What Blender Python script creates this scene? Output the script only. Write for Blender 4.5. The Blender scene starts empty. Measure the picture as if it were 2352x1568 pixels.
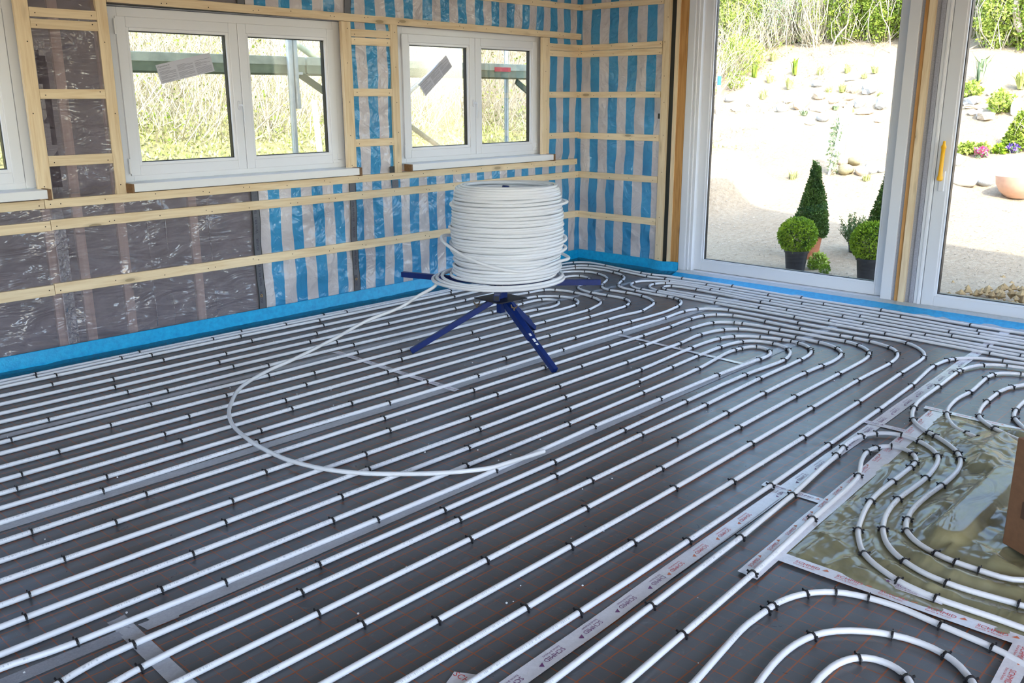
import bpy, bmesh, math, random
import numpy as np
from mathutils import Vector, Matrix, noise

# ------------------------------------------------------------------ scene / camera / light
scene = bpy.context.scene
COL = scene.collection
random.seed(7)
rng = np.random.default_rng(11)
PI = math.pi

CAM = Vector((-6.902, -5.6085, 1.545))
YAW, PITCH, ROLL, FPX = 0.75450961, -0.26193368, -0.00256546, 2090.98   # focal length in px of the 2352 px wide frame
_f = Vector((math.cos(YAW) * math.cos(PITCH), math.sin(YAW) * math.cos(PITCH), math.sin(PITCH)))
_r = _f.cross(Vector((0, 0, 1))).normalized()
_u = _r.cross(_f)
R_ = _r * math.cos(ROLL) + _u * math.sin(ROLL)
U_ = -_r * math.sin(ROLL) + _u * math.cos(ROLL)
cd = bpy.data.cameras.new('camera')
cd.sensor_width = 36.0
cd.lens = FPX / 2352.0 * 36.0
cd.clip_start, cd.clip_end = 0.05, 300
cam = bpy.data.objects.new('camera', cd)
m = Matrix((R_, U_, -_f)).transposed().to_4x4()
m.translation = CAM
cam.matrix_world = m
COL.objects.link(cam)
scene.camera = cam

SUN_AZ = math.atan2(0.76, 0.65)       # the way the light travels, over the ground
SUN_EL = math.radians(45)
world = bpy.data.worlds.new('sky')
scene.world = world
world.use_nodes = True
wn = world.node_tree
sky = wn.nodes.new('ShaderNodeTexSky')
sky.sky_type = 'NISHITA'
sky.sun_disc = False
sky.sun_elevation = SUN_EL
sky.sun_rotation = PI / 2 - (SUN_AZ + PI)
sky.air_density, sky.dust_density = 1.0, 1.2
bg = wn.nodes['Background']
wn.links.new(sky.outputs[0], bg.inputs[0])
bg.inputs[1].default_value = 0.62
sl = bpy.data.lights.new('sun', 'SUN')
sl.energy, sl.angle, sl.color = 3.5, math.radians(0.6), (1.0, 0.97, 0.92)
sun = bpy.data.objects.new('sun', sl)
sun.rotation_euler = Vector((math.cos(SUN_AZ) * math.cos(SUN_EL), math.sin(SUN_AZ) * math.cos(SUN_EL), -math.sin(SUN_EL))).to_track_quat('-Z', 'Y').to_euler()
sun.location = (-10, -12, 14)
COL.objects.link(sun)
scene.view_settings.view_transform = 'Standard'
scene.view_settings.look = 'None'
scene.view_settings.gamma = 1.0
scene.view_settings.use_curve_mapping = False
scene.view_settings.exposure = 1.22
scene.cycles.max_bounces = 7
scene.cycles.diffuse_bounces = 4
scene.cycles.glossy_bounces = 3
scene.cycles.transparent_max_bounces = 12
scene.cycles.use_adaptive_sampling = True
scene.cycles.adaptive_threshold = 0.02
scene.cycles.sample_clamp_indirect = 6.0
scene.cycles.caustics_reflective = False
scene.cycles.caustics_refractive = False


# ------------------------------------------------------------------ helpers
def ray(px, py):
    return (_f + R_ * ((px - 1176) / FPX) - U_ * ((py - 784) / FPX))


def on_z(px, py, z=0.0):
    d = ray(px, py)
    return CAM + d * ((z - CAM.z) / d.z)


def on_y(px, py, y=0.0):
    d = ray(px, py)
    return CAM + d * ((y - CAM.y) / d.y)


def on_x(px, py, x=0.0):
    d = ray(px, py)
    return CAM + d * ((x - CAM.x) / d.x)


class MB:
    """collects boxes, tubes, lathes and free faces; build() links them as one mesh object"""
    def __init__(self):
        self.v, self.f, self.mi = [], [], []
        self.cur = 0

    def add(self, vs, fs):
        o = len(self.v)
        self.v.extend([tuple(p) for p in vs])
        self.f.extend([tuple(i + o for i in f) for f in fs])
        self.mi.extend([self.cur] * len(fs))
        return self

    def box(self, x0, x1, y0, y1, z0, z1):
        x0, x1 = min(x0, x1), max(x0, x1)
        y0, y1 = min(y0, y1), max(y0, y1)
        z0, z1 = min(z0, z1), max(z0, z1)
        return self.add([(x0, y0, z0), (x1, y0, z0), (x1, y1, z0), (x0, y1, z0), (x0, y0, z1), (x1, y0, z1), (x1, y1, z1), (x0, y1, z1)],
                        [(0, 3, 2, 1), (4, 5, 6, 7), (0, 1, 5, 4), (1, 2, 6, 5), (2, 3, 7, 6), (3, 0, 4, 7)])

    def bar(self, a, b, w, h, up=(0, 0, 1)):
        """a box from a to b, w wide and h high"""
        a, b = Vector(a), Vector(b)
        d = (b - a).normalized()
        s = d.cross(Vector(up))
        if s.length < 1e-4:
            s = d.cross(Vector((1, 0, 0)))
        s.normalize()
        t = s.cross(d)
        s, t = s * w / 2, t * h / 2
        vs = [a - s - t, a + s - t, a + s + t, a - s + t, b - s - t, b + s - t, b + s + t, b - s + t]
        return self.add(vs, [(0, 1, 2, 3), (4, 7, 6, 5), (0, 4, 5, 1), (1, 5, 6, 2), (2, 6, 7, 3), (3, 7, 4, 0)])

    def tube(self, pts, r, n=8, cap=True, closed=False):
        pts = [Vector(p) for p in pts]
        rs = r if isinstance(r, (list, tuple)) else [r] * len(pts)
        N = len(pts)
        vs, prev = [], None
        for i, p in enumerate(pts):
            if closed:
                t = pts[(i + 1) % N] - pts[i - 1]
            else:
                t = pts[min(i + 1, N - 1)] - pts[max(i - 1, 0)]
            t.normalize()
            if prev is None:
                s = t.cross(Vector((0, 0, 1)))
                if s.length < 1e-3:
                    s = t.cross(Vector((1, 0, 0)))
            else:
                s = prev - t * prev.dot(t)
                if s.length < 1e-5:
                    s = t.cross(Vector((0, 0, 1)))
            s.normalize()
            prev = s
            q = s.cross(t)
            for k in range(n):
                a = 2 * PI * k / n
                vs.append(p + (s * math.cos(a) + q * math.sin(a)) * rs[i])
        fs = []
        M = N if closed else N - 1
        for i in range(M):
            j = (i + 1) % N
            for k in range(n):
                k2 = (k + 1) % n
                fs.append((i * n + k, i * n + k2, j * n + k2, j * n + k))
        if cap and not closed:
            fs.append(tuple(range(n - 1, -1, -1)))
            fs.append(tuple((N - 1) * n + k for k in range(n)))
        return self.add(vs, fs)

    def lathe(self, prof, n=24, c=(0, 0, 0)):
        vs, fs = [], []
        for (r, z) in prof:
            for k in range(n):
                a = 2 * PI * k / n
                vs.append((c[0] + r * math.cos(a), c[1] + r * math.sin(a), c[2] + z))
        for i in range(len(prof) - 1):
            for k in range(n):
                k2 = (k + 1) % n
                fs.append((i * n + k, i * n + k2, (i + 1) * n + k2, (i + 1) * n + k))
        return self.add(vs, fs)

    def prism(self, poly, z0, z1):
        n = len(poly)
        vs = [(x, y, z0) for x, y in poly] + [(x, y, z1) for x, y in poly]
        fs = [tuple(range(n - 1, -1, -1)), tuple(range(n, 2 * n))] + [(i, (i + 1) % n, n + (i + 1) % n, n + i) for i in range(n)]
        return self.add(vs, fs)

    def grid(self, nu, nv, fn):
        vs = [fn(i / nu, j / nv) for j in range(nv + 1) for i in range(nu + 1)]
        fs = [(j * (nu + 1) + i, j * (nu + 1) + i + 1, (j + 1) * (nu + 1) + i + 1, (j + 1) * (nu + 1) + i) for j in range(nv) for i in range(nu)]
        return self.add(vs, fs)

    def mesh(self, name, mats, smooth=False):
        me = bpy.data.meshes.new(name)
        me.from_pydata(self.v, [], self.f)
        if not isinstance(mats, (list, tuple)):
            mats = [mats]
        for mt in mats:
            me.materials.append(mt)
        if len(mats) > 1:
            me.polygons.foreach_set('material_index', self.mi)
        if smooth:
            me.polygons.foreach_set('use_smooth', [True] * len(me.polygons))
            if smooth == 'auto':
                me.set_sharp_from_angle(angle=math.radians(40))
        me.update()
        return me

    def build(self, name, mats, parent=None, smooth=False, loc=None, bevel=0):
        return put(name, self.mesh(name, mats, smooth), parent, loc, bevel)


def put(name, me, parent=None, loc=None, bevel=0):
    o = bpy.data.objects.new(name, me)
    COL.objects.link(o)
    if parent is not None:
        o.parent = parent
    if loc is not None:
        o.location = loc
    if bevel:
        b = o.modifiers.new('bevel', 'BEVEL')
        b.width, b.segments, b.limit_method = bevel, 2, 'ANGLE'
    return o


def tag(o, label, cat, group=None):
    o['label'], o['category'] = label, cat
    if group:
        o['group'] = group
    return o


def struct(o):
    o['kind'] = 'structure'
    return o


def stuff(o):
    o['kind'] = 'stuff'
    return o


def empty(name, loc=(0, 0, 0), rz=0.0):
    o = bpy.data.objects.new(name, None)
    o.empty_display_size = 0.05
    o.location = loc
    o.rotation_euler = (0, 0, rz)
    COL.objects.link(o)
    return o


def fbm(x, y, z, o=3):
    v, a, s = 0.0, 0.5, 1.0
    for _ in range(o):
        v += a * noise.noise((x * s, y * s, z * s))
        a *= 0.5
        s *= 2.1
    return v


def interp(tab, x):
    if x <= tab[0][0]:
        return tab[0][1]
    for (a, b), (c, d) in zip(tab, tab[1:]):
        if x <= c:
            t = (x - a) / (c - a)
            return b + (d - b) * t
    return tab[-1][1]


_txt = {}


def text_mesh(s, mt, size=1.0, align='LEFT'):
    key = (s, mt.name, align)
    if key not in _txt:
        cu = bpy.data.curves.new('lettering', 'FONT')
        cu.body, cu.size, cu.align_x, cu.resolution_u = s, 1.0, align, 2
        ob = bpy.data.objects.new('lettering', cu)
        COL.objects.link(ob)
        bpy.context.view_layer.update()
        me = bpy.data.meshes.new_from_object(ob.evaluated_get(bpy.context.evaluated_depsgraph_get()))
        me.name = 'lettering'
        me.materials.clear()
        me.materials.append(mt)
        bpy.data.objects.remove(ob)
        bpy.data.curves.remove(cu)
        _txt[key] = me
    return _txt[key]


def letter(s, mt, mat4, size, parent, name='lettering', align='LEFT'):
    o = put(name, text_mesh(s, mt, align=align), parent)
    o.matrix_local = mat4 @ Matrix.Scale(size, 4)
    return o


# ------------------------------------------------------------------ materials
class NT:
    def __init__(self, name):
        self.m = bpy.data.materials.new(name)
        self.m.use_nodes = True
        self.t = self.m.node_tree
        self.b = self.t.nodes['Principled BSDF']
        self.out = self.t.nodes['Material Output']

    def n(self, typ, **kw):
        x = self.t.nodes.new(typ)
        for k, v in kw.items():
            setattr(x, k, v)
        return x

    def l(self, a, b):
        self.t.links.new(a, b)

    def math(self, op, a, b=None, c=None):
        x = self.n('ShaderNodeMath', operation=op)
        for i, q in enumerate((a, b, c)):
            if q is None:
                continue
            if isinstance(q, (int, float)):
                x.inputs[i].default_value = q
            else:
                self.l(q, x.inputs[i])
        return x.outputs[0]

    def coord(self, scale=(1, 1, 1), loc=(0, 0, 0), rot=(0, 0, 0), src='Object'):
        tc = self.n('ShaderNodeTexCoord')
        mp = self.n('ShaderNodeMapping')
        mp.inputs['Scale'].default_value = scale
        mp.inputs['Location'].default_value = loc
        mp.inputs['Rotation'].default_value = rot
        self.l(tc.outputs[src], mp.inputs[0])
        return mp.outputs[0]

    def noise(self, vec, scale, detail=3, rough=0.55, dist=0.0):
        x = self.n('ShaderNodeTexNoise')
        x.inputs['Scale'].default_value = scale
        x.inputs['Detail'].default_value = detail
        x.inputs['Roughness'].default_value = rough
        x.inputs['Distortion'].default_value = dist
        if vec is not None:
            self.l(vec, x.inputs['Vector'])
        return x.outputs['Fac']

    def ramp(self, fac, stops):
        x = self.n('ShaderNodeValToRGB')
        e = x.color_ramp.elements
        while len(e) > 1:
            e.remove(e[-1])
        e[0].position, e[0].color = stops[0][0], (*stops[0][1], 1)
        for p, c in stops[1:]:
            k = e.new(p)
            k.color = (*c, 1)
        self.l(fac, x.inputs[0])
        return x.outputs[0]

    def mix(self, fac, a, b):
        x = self.n('ShaderNodeMix', data_type='RGBA')
        for i, q in ((0, fac), (6, a), (7, b)):
            if isinstance(q, (int, float)):
                x.inputs[i].default_value = q
            elif isinstance(q, tuple):
                x.inputs[i].default_value = (*q, 1)
            else:
                self.l(q, x.inputs[i])
        return x.outputs[2]

    def bump(self, h, strength=0.3, dist=0.01):
        x = self.n('ShaderNodeBump')
        x.inputs['Strength'].default_value = strength
        x.inputs['Distance'].default_value = dist
        self.l(h, x.inputs['Height'])
        self.l(x.outputs[0], self.b.inputs['Normal'])
        return x.outputs[0]

    def set(self, **kw):
        names = dict(base='Base Color', rough='Roughness', metal='Metallic', spec='Specular IOR Level', alpha='Alpha',
                     trans='Transmission Weight', coat='Coat Weight', coatr='Coat Roughness', sss='Subsurface Weight')
        for k, v in kw.items():
            s = self.b.inputs[names[k]]
            if isinstance(v, tuple):
                s.default_value = (*v, 1)
            elif isinstance(v, (int, float)):
                s.default_value = v
            else:
                self.l(v, s)
        return self


def plain(name, c, rough=0.5, var=0.0, scale=20, **kw):
    t = NT(name)
    if var:
        f = t.noise(t.coord(), scale, 4)
        lo = tuple(max(0, x * (1 - var)) for x in c)
        hi = tuple(min(1, x * (1 + var)) for x in c)
        t.set(base=t.ramp(f, [(0.3, lo), (0.7, hi)]))
    else:
        t.set(base=c)
    t.set(rough=rough, **kw)
    return t.m


def wood(name, light, dark, axis):
    """sawn softwood; axis is the direction of the grain in object space"""
    t = NT(name)
    sc = [14.0, 14.0, 14.0]
    sc[axis] = 0.9
    oi = t.n('ShaderNodeObjectInfo')
    tc = t.n('ShaderNodeTexCoord')
    off = t.n('ShaderNodeVectorMath', operation='SCALE')
    t.l(oi.outputs['Location'], off.inputs[0])
    off.inputs['Scale'].default_value = 0.0
    rnd = t.n('ShaderNodeCombineXYZ')
    for i in range(3):
        t.l(t.math('MULTIPLY', oi.outputs['Random'], 37.0 + i * 11), rnd.inputs[i])
    add = t.n('ShaderNodeVectorMath', operation='ADD')
    t.l(tc.outputs['Object'], add.inputs[0])
    t.l(rnd.outputs[0], add.inputs[1])
    mp = t.n('ShaderNodeMapping')
    mp.inputs['Scale'].default_value = sc
    t.l(add.outputs[0], mp.inputs[0])
    g = t.noise(mp.outputs[0], 3.2, 5, 0.62, 0.6)
    col = t.ramp(g, [(0.30, dark), (0.55, light), (0.8, tuple(min(1, c * 1.12) for c in light))])
    mp2 = t.n('ShaderNodeMapping')
    s2 = [9.0, 9.0, 9.0]
    s2[axis] = 2.6
    mp2.inputs['Scale'].default_value = s2
    t.l(add.outputs[0], mp2.inputs[0])
    vo = t.n('ShaderNodeTexVoronoi')
    vo.inputs['Scale'].default_value = 1.0
    t.l(mp2.outputs[0], vo.inputs['Vector'])
    kn = t.math('LESS_THAN', vo.outputs['Distance'], 0.10)
    kn2 = t.math('SUBTRACT', 0.22, vo.outputs['Distance'])
    kn2 = t.math('MULTIPLY', t.math('MAXIMUM', kn2, 0.0), 3.0)
    kf = t.math('MINIMUM', t.math('ADD', t.math('MULTIPLY', kn, 0.45), kn2), 0.8)
    hv = t.math('ADD', 0.90, t.math('MULTIPLY', oi.outputs['Random'], 0.2))
    col = t.mix(kf, col, tuple(c * 0.42 for c in dark))
    mul = t.n('ShaderNodeVectorMath', operation='SCALE')
    t.l(col, mul.inputs[0])
    t.l(hv, mul.inputs['Scale'])
    t.set(base=mul.outputs[0], rough=0.65, spec=0.25)
    t.bump(g, 0.15, 0.004)
    return t.m


def pipe_mat():
    """white pipe with a faint line of grey print along the side"""
    t = NT('white_pipe_plastic')
    co = t.coord()
    sp = t.n('ShaderNodeSeparateXYZ')
    t.l(co, sp.inputs[0])
    ge = t.n('ShaderNodeNewGeometry')
    dt = t.n('ShaderNodeVectorMath', operation='DOT_PRODUCT')
    t.l(ge.outputs['Normal'], dt.inputs[0])
    dt.inputs[1].default_value = (0.0, -0.64, 0.77)
    band = t.math('GREATER_THAN', dt.outputs['Value'], 0.955)
    glyph = t.math('GREATER_THAN', t.noise(t.coord((1, 0.02, 0.02)), 330, 1), 0.53)
    word = t.math('GREATER_THAN', t.noise(t.coord((1, 0.02, 0.02), (7, 0, 0)), 26, 2), 0.46)
    line = t.math('GREATER_THAN', t.noise(t.coord((0.6, 1.0, 0.0), (2, 3, 0)), 2.0, 1), 0.50)
    f = t.math('MULTIPLY', t.math('MULTIPLY', band, glyph), t.math('MULTIPLY', word, line))
    t.set(base=t.mix(t.math('MULTIPLY', f, 0.45), (0.78, 0.79, 0.83), (0.25, 0.27, 0.33)), rough=0.30, spec=0.45)
    return t.m


M = {}
for ax, k in ((0, 'x'), (1, 'y'), (2, 'z')):
    M['wood_' + k] = wood('pale_sawn_wood_' + k, (0.81, 0.665, 0.45), (0.69, 0.52, 0.31), ax)
    M['post_' + k] = wood('amber_post_wood_' + k, (0.60, 0.33, 0.12), (0.42, 0.20, 0.06), ax)
M['brown_end'] = plain('raw_brown_board_edge', (0.20, 0.105, 0.045), 0.6, 0.2, 60)
M['screw'] = plain('dark_screw_head', (0.05, 0.035, 0.025), 0.4, metal=0.6)
M['pvc'] = plain('white_window_plastic', (0.75, 0.775, 0.82), 0.32, spec=0.5)
M['pvc_rib'] = plain('white_window_bead', (0.79, 0.81, 0.85), 0.25)
M['gasket'] = plain('black_gasket_and_hollow_shade', (0.012, 0.013, 0.016), 0.35)
M['foam_grey'] = plain('grey_sealing_foam', (0.36, 0.37, 0.42), 0.8, 0.15, 120)
M['sill_white'] = plain('white_laminate_sill', (0.82, 0.83, 0.84), 0.3)
M['pipe'] = pipe_mat()
M['coil'] = plain('white_coil_plastic', (0.73, 0.745, 0.775), 0.28, spec=0.45)
M['clip'] = plain('black_clip_plastic', (0.012, 0.012, 0.015), 0.35)
M['blue_steel'] = plain('dark_blue_painted_steel', (0.004, 0.020, 0.135), 0.42, 0.12, 40, spec=0.3)
M['dark_steel'] = plain('blackened_steel', (0.03, 0.03, 0.04), 0.45, metal=0.4)
M['rust_steel'] = plain('worn_steel_bolt', (0.16, 0.12, 0.09), 0.5, 0.3, 200, metal=0.7)
M['red'] = plain('red_plastic', (0.65, 0.02, 0.03), 0.4)
M['yellow'] = plain('yellow_handle_sleeve', (0.95, 0.50, 0.01), 0.35)
M['cardboard'] = plain('brown_cardboard', (0.235, 0.115, 0.058), 0.8, 0.08, 50)
M['cardboard_dark'] = plain('dark_cardboard_print', (0.10, 0.05, 0.03), 0.8)
M['paper'] = plain('grey_white_paper', (0.56, 0.58, 0.66), 0.7)
M['ink'] = plain('black_ink', (0.03, 0.03, 0.06), 0.7)
M['ink_grey'] = plain('grey_ink', (0.22, 0.23, 0.30), 0.7)
M['ink_red'] = plain('red_tape_ink', (0.62, 0.06, 0.07), 0.5)
M['ink_purple'] = plain('purple_tape_ink', (0.16, 0.04, 0.16), 0.5)
M['ink_orange'] = plain('orange_red_tape_ink', (0.66, 0.16, 0.06), 0.5)
M['ink_yellow'] = plain('yellow_strip_ink', (0.75, 0.42, 0.03), 0.5)
M['strip_tape'] = plain('charcoal_sealing_tape', (0.115, 0.12, 0.14), 0.45, 0.1, 80)
M['strip_edge'] = plain('black_tape_edge', (0.015, 0.02, 0.02), 0.45)
M['plaster'] = plain('pale_plasterboard', (0.78, 0.78, 0.78), 0.9)
M['ceiling'] = plain('pale_ceiling_board', (0.86, 0.86, 0.86), 0.9)
M['roof'] = plain('dark_roof_tile', (0.12, 0.06, 0.05), 0.8)
M['render_wall'] = plain('white_house_render', (0.75, 0.73, 0.70), 0.9)
M['insulation'] = plain('grey_brown_mineral_wool', (0.155, 0.13, 0.15), 0.95, 0.35, 7)


def glass_mat():
    t = NT('clear_window_glass')
    t.t.nodes.remove(t.b)
    tr = t.n('ShaderNodeBsdfTransparent')
    tr.inputs[0].default_value = (0.965, 0.975, 0.97, 1)
    gl = t.n('ShaderNodeBsdfGlossy')
    gl.inputs['Roughness'].default_value = 0.02
    fr = t.n('ShaderNodeFresnel')
    fr.inputs[0].default_value = 1.5
    mx = t.n('ShaderNodeMixShader')
    t.l(t.math('MULTIPLY', fr.outputs[0], 0.35), mx.inputs[0])
    t.l(tr.outputs[0], mx.inputs[1])
    t.l(gl.outputs[0], mx.inputs[2])
    t.l(mx.outputs[0], t.out.inputs[0])
    return t.m


M['glass'] = glass_mat()


def floor_mat():
    """dark grey foil board printed with a brown 10 cm grid and dotted 5 cm lines"""
    t = NT('grid_printed_floor_foil')
    co = t.coord()
    sp = t.n('ShaderNodeSeparateXYZ')
    t.l(co, sp.inputs[0])

    def dist(axis, off, p):
        q = t.math('DIVIDE', t.math('SUBTRACT', sp.outputs[axis], off), p)
        fr_ = t.math('FRACT', q)
        return t.math('MULTIPLY', t.math('MINIMUM', fr_, t.math('SUBTRACT', 1.0, fr_)), p)
    X0, Y0 = -0.005, 0.048
    ax, ay = dist(0, X0, 0.1), dist(1, Y0, 0.1)
    hx, hy = dist(0, X0 + 0.05, 0.1), dist(1, Y0 + 0.05, 0.1)
    solid = t.math('MAXIMUM', t.math('LESS_THAN', ax, 0.0018), t.math('LESS_THAN', ay, 0.0023))
    dots_x = t.math('MULTIPLY', t.math('LESS_THAN', hx, 0.0010), t.math('LESS_THAN', dist(1, 0, 0.006), 0.0019))
    dots_y = t.math('MULTIPLY', t.math('LESS_THAN', hy, 0.0010), t.math('LESS_THAN', dist(0, 0, 0.006), 0.0019))
    cr = t.math('MULTIPLY', t.math('LESS_THAN', t.math('MINIMUM', hx, hy), 0.0013), t.math('LESS_THAN', t.math('MAXIMUM', hx, hy), 0.009))
    # the half lines also carry a short solid cross where they meet a solid line
    cx = t.math('MULTIPLY', t.math('LESS_THAN', hx, 0.0013), t.math('LESS_THAN', ay, 0.009))
    cy = t.math('MULTIPLY', t.math('LESS_THAN', hy, 0.0013), t.math('LESS_THAN', ax, 0.009))
    ln = t.math('MAXIMUM', solid, t.math('MAXIMUM', t.math('MAXIMUM', cr, t.math('MAXIMUM', cx, cy)), t.math('MULTIPLY', t.math('MAXIMUM', dots_x, dots_y), 0.8)))
    n1 = t.noise(co, 2.2, 5, 0.6)
    n2 = t.noise(t.coord((1, 1, 1), (3, 1, 0)), 9, 4, 0.7, 1.5)
    base = t.ramp(n1, [(0.25, (0.078, 0.081, 0.088)), (0.75, (0.112, 0.116, 0.124))])
    sm = t.ramp(n2, [(0.62, (0, 0, 0)), (0.80, (1, 1, 1))])
    base = t.mix(t.math('MULTIPLY', sm, 0.5), base, (0.22, 0.23, 0.26))
    t.set(base=t.mix(t.math('MULTIPLY', ln, 0.92), base, (0.31, 0.085, 0.022)), rough=t.ramp(n2, [(0.3, (0.27, 0.27, 0.27)), (0.8, (0.42, 0.42, 0.42))]), spec=0.32)
    fine = t.noise(t.coord((1, 6, 1)), 60, 2, 0.5)
    big = t.noise(co, 7, 3, 0.5)
    t.bump(t.math('ADD', t.math('MULTIPLY', fine, 0.10), big), 0.10, 0.01)
    return t.m


M['floor'] = floor_mat()


def sheet_mat(name, kind, axis=0, c0=-2.46, pitch=0.1878, half=0.047):
    """plastic wall membrane: 'clear' milky film, or 'stripes' blue printed bands"""
    t = NT(name)
    co = t.coord()
    n1 = t.noise(co, 2.6, 3, 0.5)
    n2 = t.noise(t.coord((1, 1, 1), (5, 2, 1)), 7.5, 3, 0.5, 0.9)
    if kind == 'clear':
        base = t.ramp(n1, [(0.3, (0.30, 0.27, 0.30)), (0.7, (0.40, 0.37, 0.40))])
        t.set(base=base, alpha=0.40, rough=0.07, spec=0.6)
    else:
        sp = t.n('ShaderNodeSeparateXYZ')
        t.l(co, sp.inputs[0])
        wob = t.math('MULTIPLY', t.math('SUBTRACT', t.noise(t.coord((1, 1, 1)), 4.0, 2), 0.5), 0.035)
        u = t.math('ADD', sp.outputs[axis], wob)
        q = t.math('ADD', t.math('DIVIDE', t.math('SUBTRACT', u, c0), pitch), 0.5)
        d = t.math('ABSOLUTE', t.math('SUBTRACT', t.math('FRACT', q), 0.5))
        st = t.math('LESS_THAN', d, half / pitch)
        blue = t.ramp(n1, [(0.3, (0.035, 0.27, 0.55)), (0.7, (0.07, 0.36, 0.66))])
        white = t.ramp(n1, [(0.3, (0.56, 0.53, 0.56)), (0.7, (0.72, 0.69, 0.71))])
        t.set(base=t.mix(st, white, blue), alpha=0.88, rough=0.12, spec=0.6)
    n3 = t.noise(t.coord((1, 1, 1), (2, 8, 3)), 22, 3, 0.6, 0.8)
    t.bump(t.math('ADD', t.math('ADD', n1, t.math('MULTIPLY', n2, 0.30 if kind == 'clear' else 0.22)), t.math('MULTIPLY', n3, 0.03)), 1.0, 0.12)
    return t.m




def clear_film(name, c, cover, rough, ior, layers, strength, dist):
    """see-through plastic film: part milky, part clear, with a glossy skin that follows the wrinkles"""
    t = NT(name)
    t.t.nodes.remove(t.b)
    h = None
    for sc, loc, w, scale, det in layers:
        k_ = t.math('MULTIPLY', t.noise(t.coord(sc, loc), scale, det, 0.5, 0.7), w)
        h = k_ if h is None else t.math('ADD', h, k_)
    bp = t.n('ShaderNodeBump')
    bp.inputs['Strength'].default_value = strength
    bp.inputs['Distance'].default_value = dist
    t.l(h, bp.inputs['Height'])
    df = t.n('ShaderNodeBsdfDiffuse')
    df.inputs[0].default_value = (*c, 1)
    t.l(bp.outputs[0], df.inputs['Normal'])
    tr = t.n('ShaderNodeBsdfTransparent')
    tr.inputs[0].default_value = (0.93, 0.90, 0.95, 1)
    m1 = t.n('ShaderNodeMixShader')
    m1.inputs[0].default_value = cover
    t.l(tr.outputs[0], m1.inputs[1])
    t.l(df.outputs[0], m1.inputs[2])
    gl = t.n('ShaderNodeBsdfGlossy')
    gl.inputs['Roughness'].default_value = rough
    t.l(bp.outputs[0], gl.inputs['Normal'])
    fr = t.n('ShaderNodeFresnel')
    fr.inputs[0].default_value = ior
    t.l(bp.outputs[0], fr.inputs['Normal'])
    m2 = t.n('ShaderNodeMixShader')
    t.l(fr.outputs[0], m2.inputs[0])
    t.l(m1.outputs[0], m2.inputs[1])
    t.l(gl.outputs[0], m2.inputs[2])
    t.l(m2.outputs[0], t.out.inputs[0])
    return t.m


M['film_clear'] = clear_film('milky_clear_membrane', (0.38, 0.345, 0.38), 0.42, 0.08, 1.65,
                             [((1, 1, 1), (0, 0, 0), 1.0, 2.6, 2), ((0.7, 1, 2.2), (5, 2, 1), 0.42, 5.0, 3), ((1, 1, 1), (2, 8, 3), 0.03, 20, 2)], 1.0, 0.09)
M['film_l1'] = sheet_mat('blue_striped_membrane_a', 'stripes', 0, -3.377, 0.184, 0.044)
M['film_l2'] = sheet_mat('blue_striped_membrane_b', 'stripes', 0, -2.46, 0.1878, 0.047)
M['film_r'] = sheet_mat('blue_striped_membrane_c', 'stripes', 1, -0.194, 0.205, 0.05)


def film_blue():
    t = NT('blue_edge_foam')
    co = t.coord()
    n = t.noise(co, 30, 4, 0.7)
    t.set(base=t.ramp(n, [(0.3, (0.0, 0.27, 0.58)), (0.75, (0.01, 0.44, 0.76))]), rough=0.35, spec=0.4)
    t.bump(t.noise(co, 90, 3), 0.3, 0.004)
    return t.m


M['blue_foam'] = film_blue()


def film_skirt():
    t = NT('crinkled_blue_film')
    co = t.coord((1, 1, 1))
    n = t.noise(co, 38, 4, 0.75, 1.5)
    t.set(base=t.ramp(n, [(0.3, (0.01, 0.10, 0.22)), (0.7, (0.03, 0.30, 0.48))]), rough=0.14, spec=0.7, alpha=0.75)
    t.bump(n, 0.9, 0.012)
    return t.m


M['skirt'] = film_skirt()


def film_pale(name, c, alpha, rough, bump, sc=30):
    t = NT(name)
    n = t.noise(t.coord(), sc, 4, 0.7, 1.0)
    t.set(base=t.ramp(n, [(0.3, tuple(x * 0.85 for x in c)), (0.7, c)]), rough=rough, spec=0.6, alpha=alpha)
    t.bump(n, bump, 0.006)
    return t.m


M['film_white'] = film_pale('pale_translucent_film', (0.66, 0.72, 0.76), 0.75, 0.2, 0.35)
M['tape_clear'] = film_pale('clear_packing_tape', (0.56, 0.57, 0.62), 0.72, 0.16, 0.35, 60)
M['tape_white'] = film_pale('white_printed_tape', (0.82, 0.81, 0.86), 0.96, 0.22, 0.15, 40)
M['tape_shiny'] = film_pale('crumpled_clear_tape', (0.52, 0.53, 0.60), 0.6, 0.05, 1.0, 110)


def film_olive():
    t = NT('olive_translucent_sheet')
    co = t.coord()
    n = t.noise(co, 5, 4, 0.6, 1.0)
    t.set(base=t.ramp(n, [(0.3, (0.25, 0.23, 0.12)), (0.7, (0.36, 0.34, 0.20))]), rough=0.20, spec=0.42, alpha=0.78)
    n2 = t.noise(t.coord((1, 2.6, 1), rot=(0, 0, 0.6)), 4.5, 2, 0.5, 1.2)
    t.bump(n2, 0.20, 0.05)
    return t.m


M['olive'] = film_olive()


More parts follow.
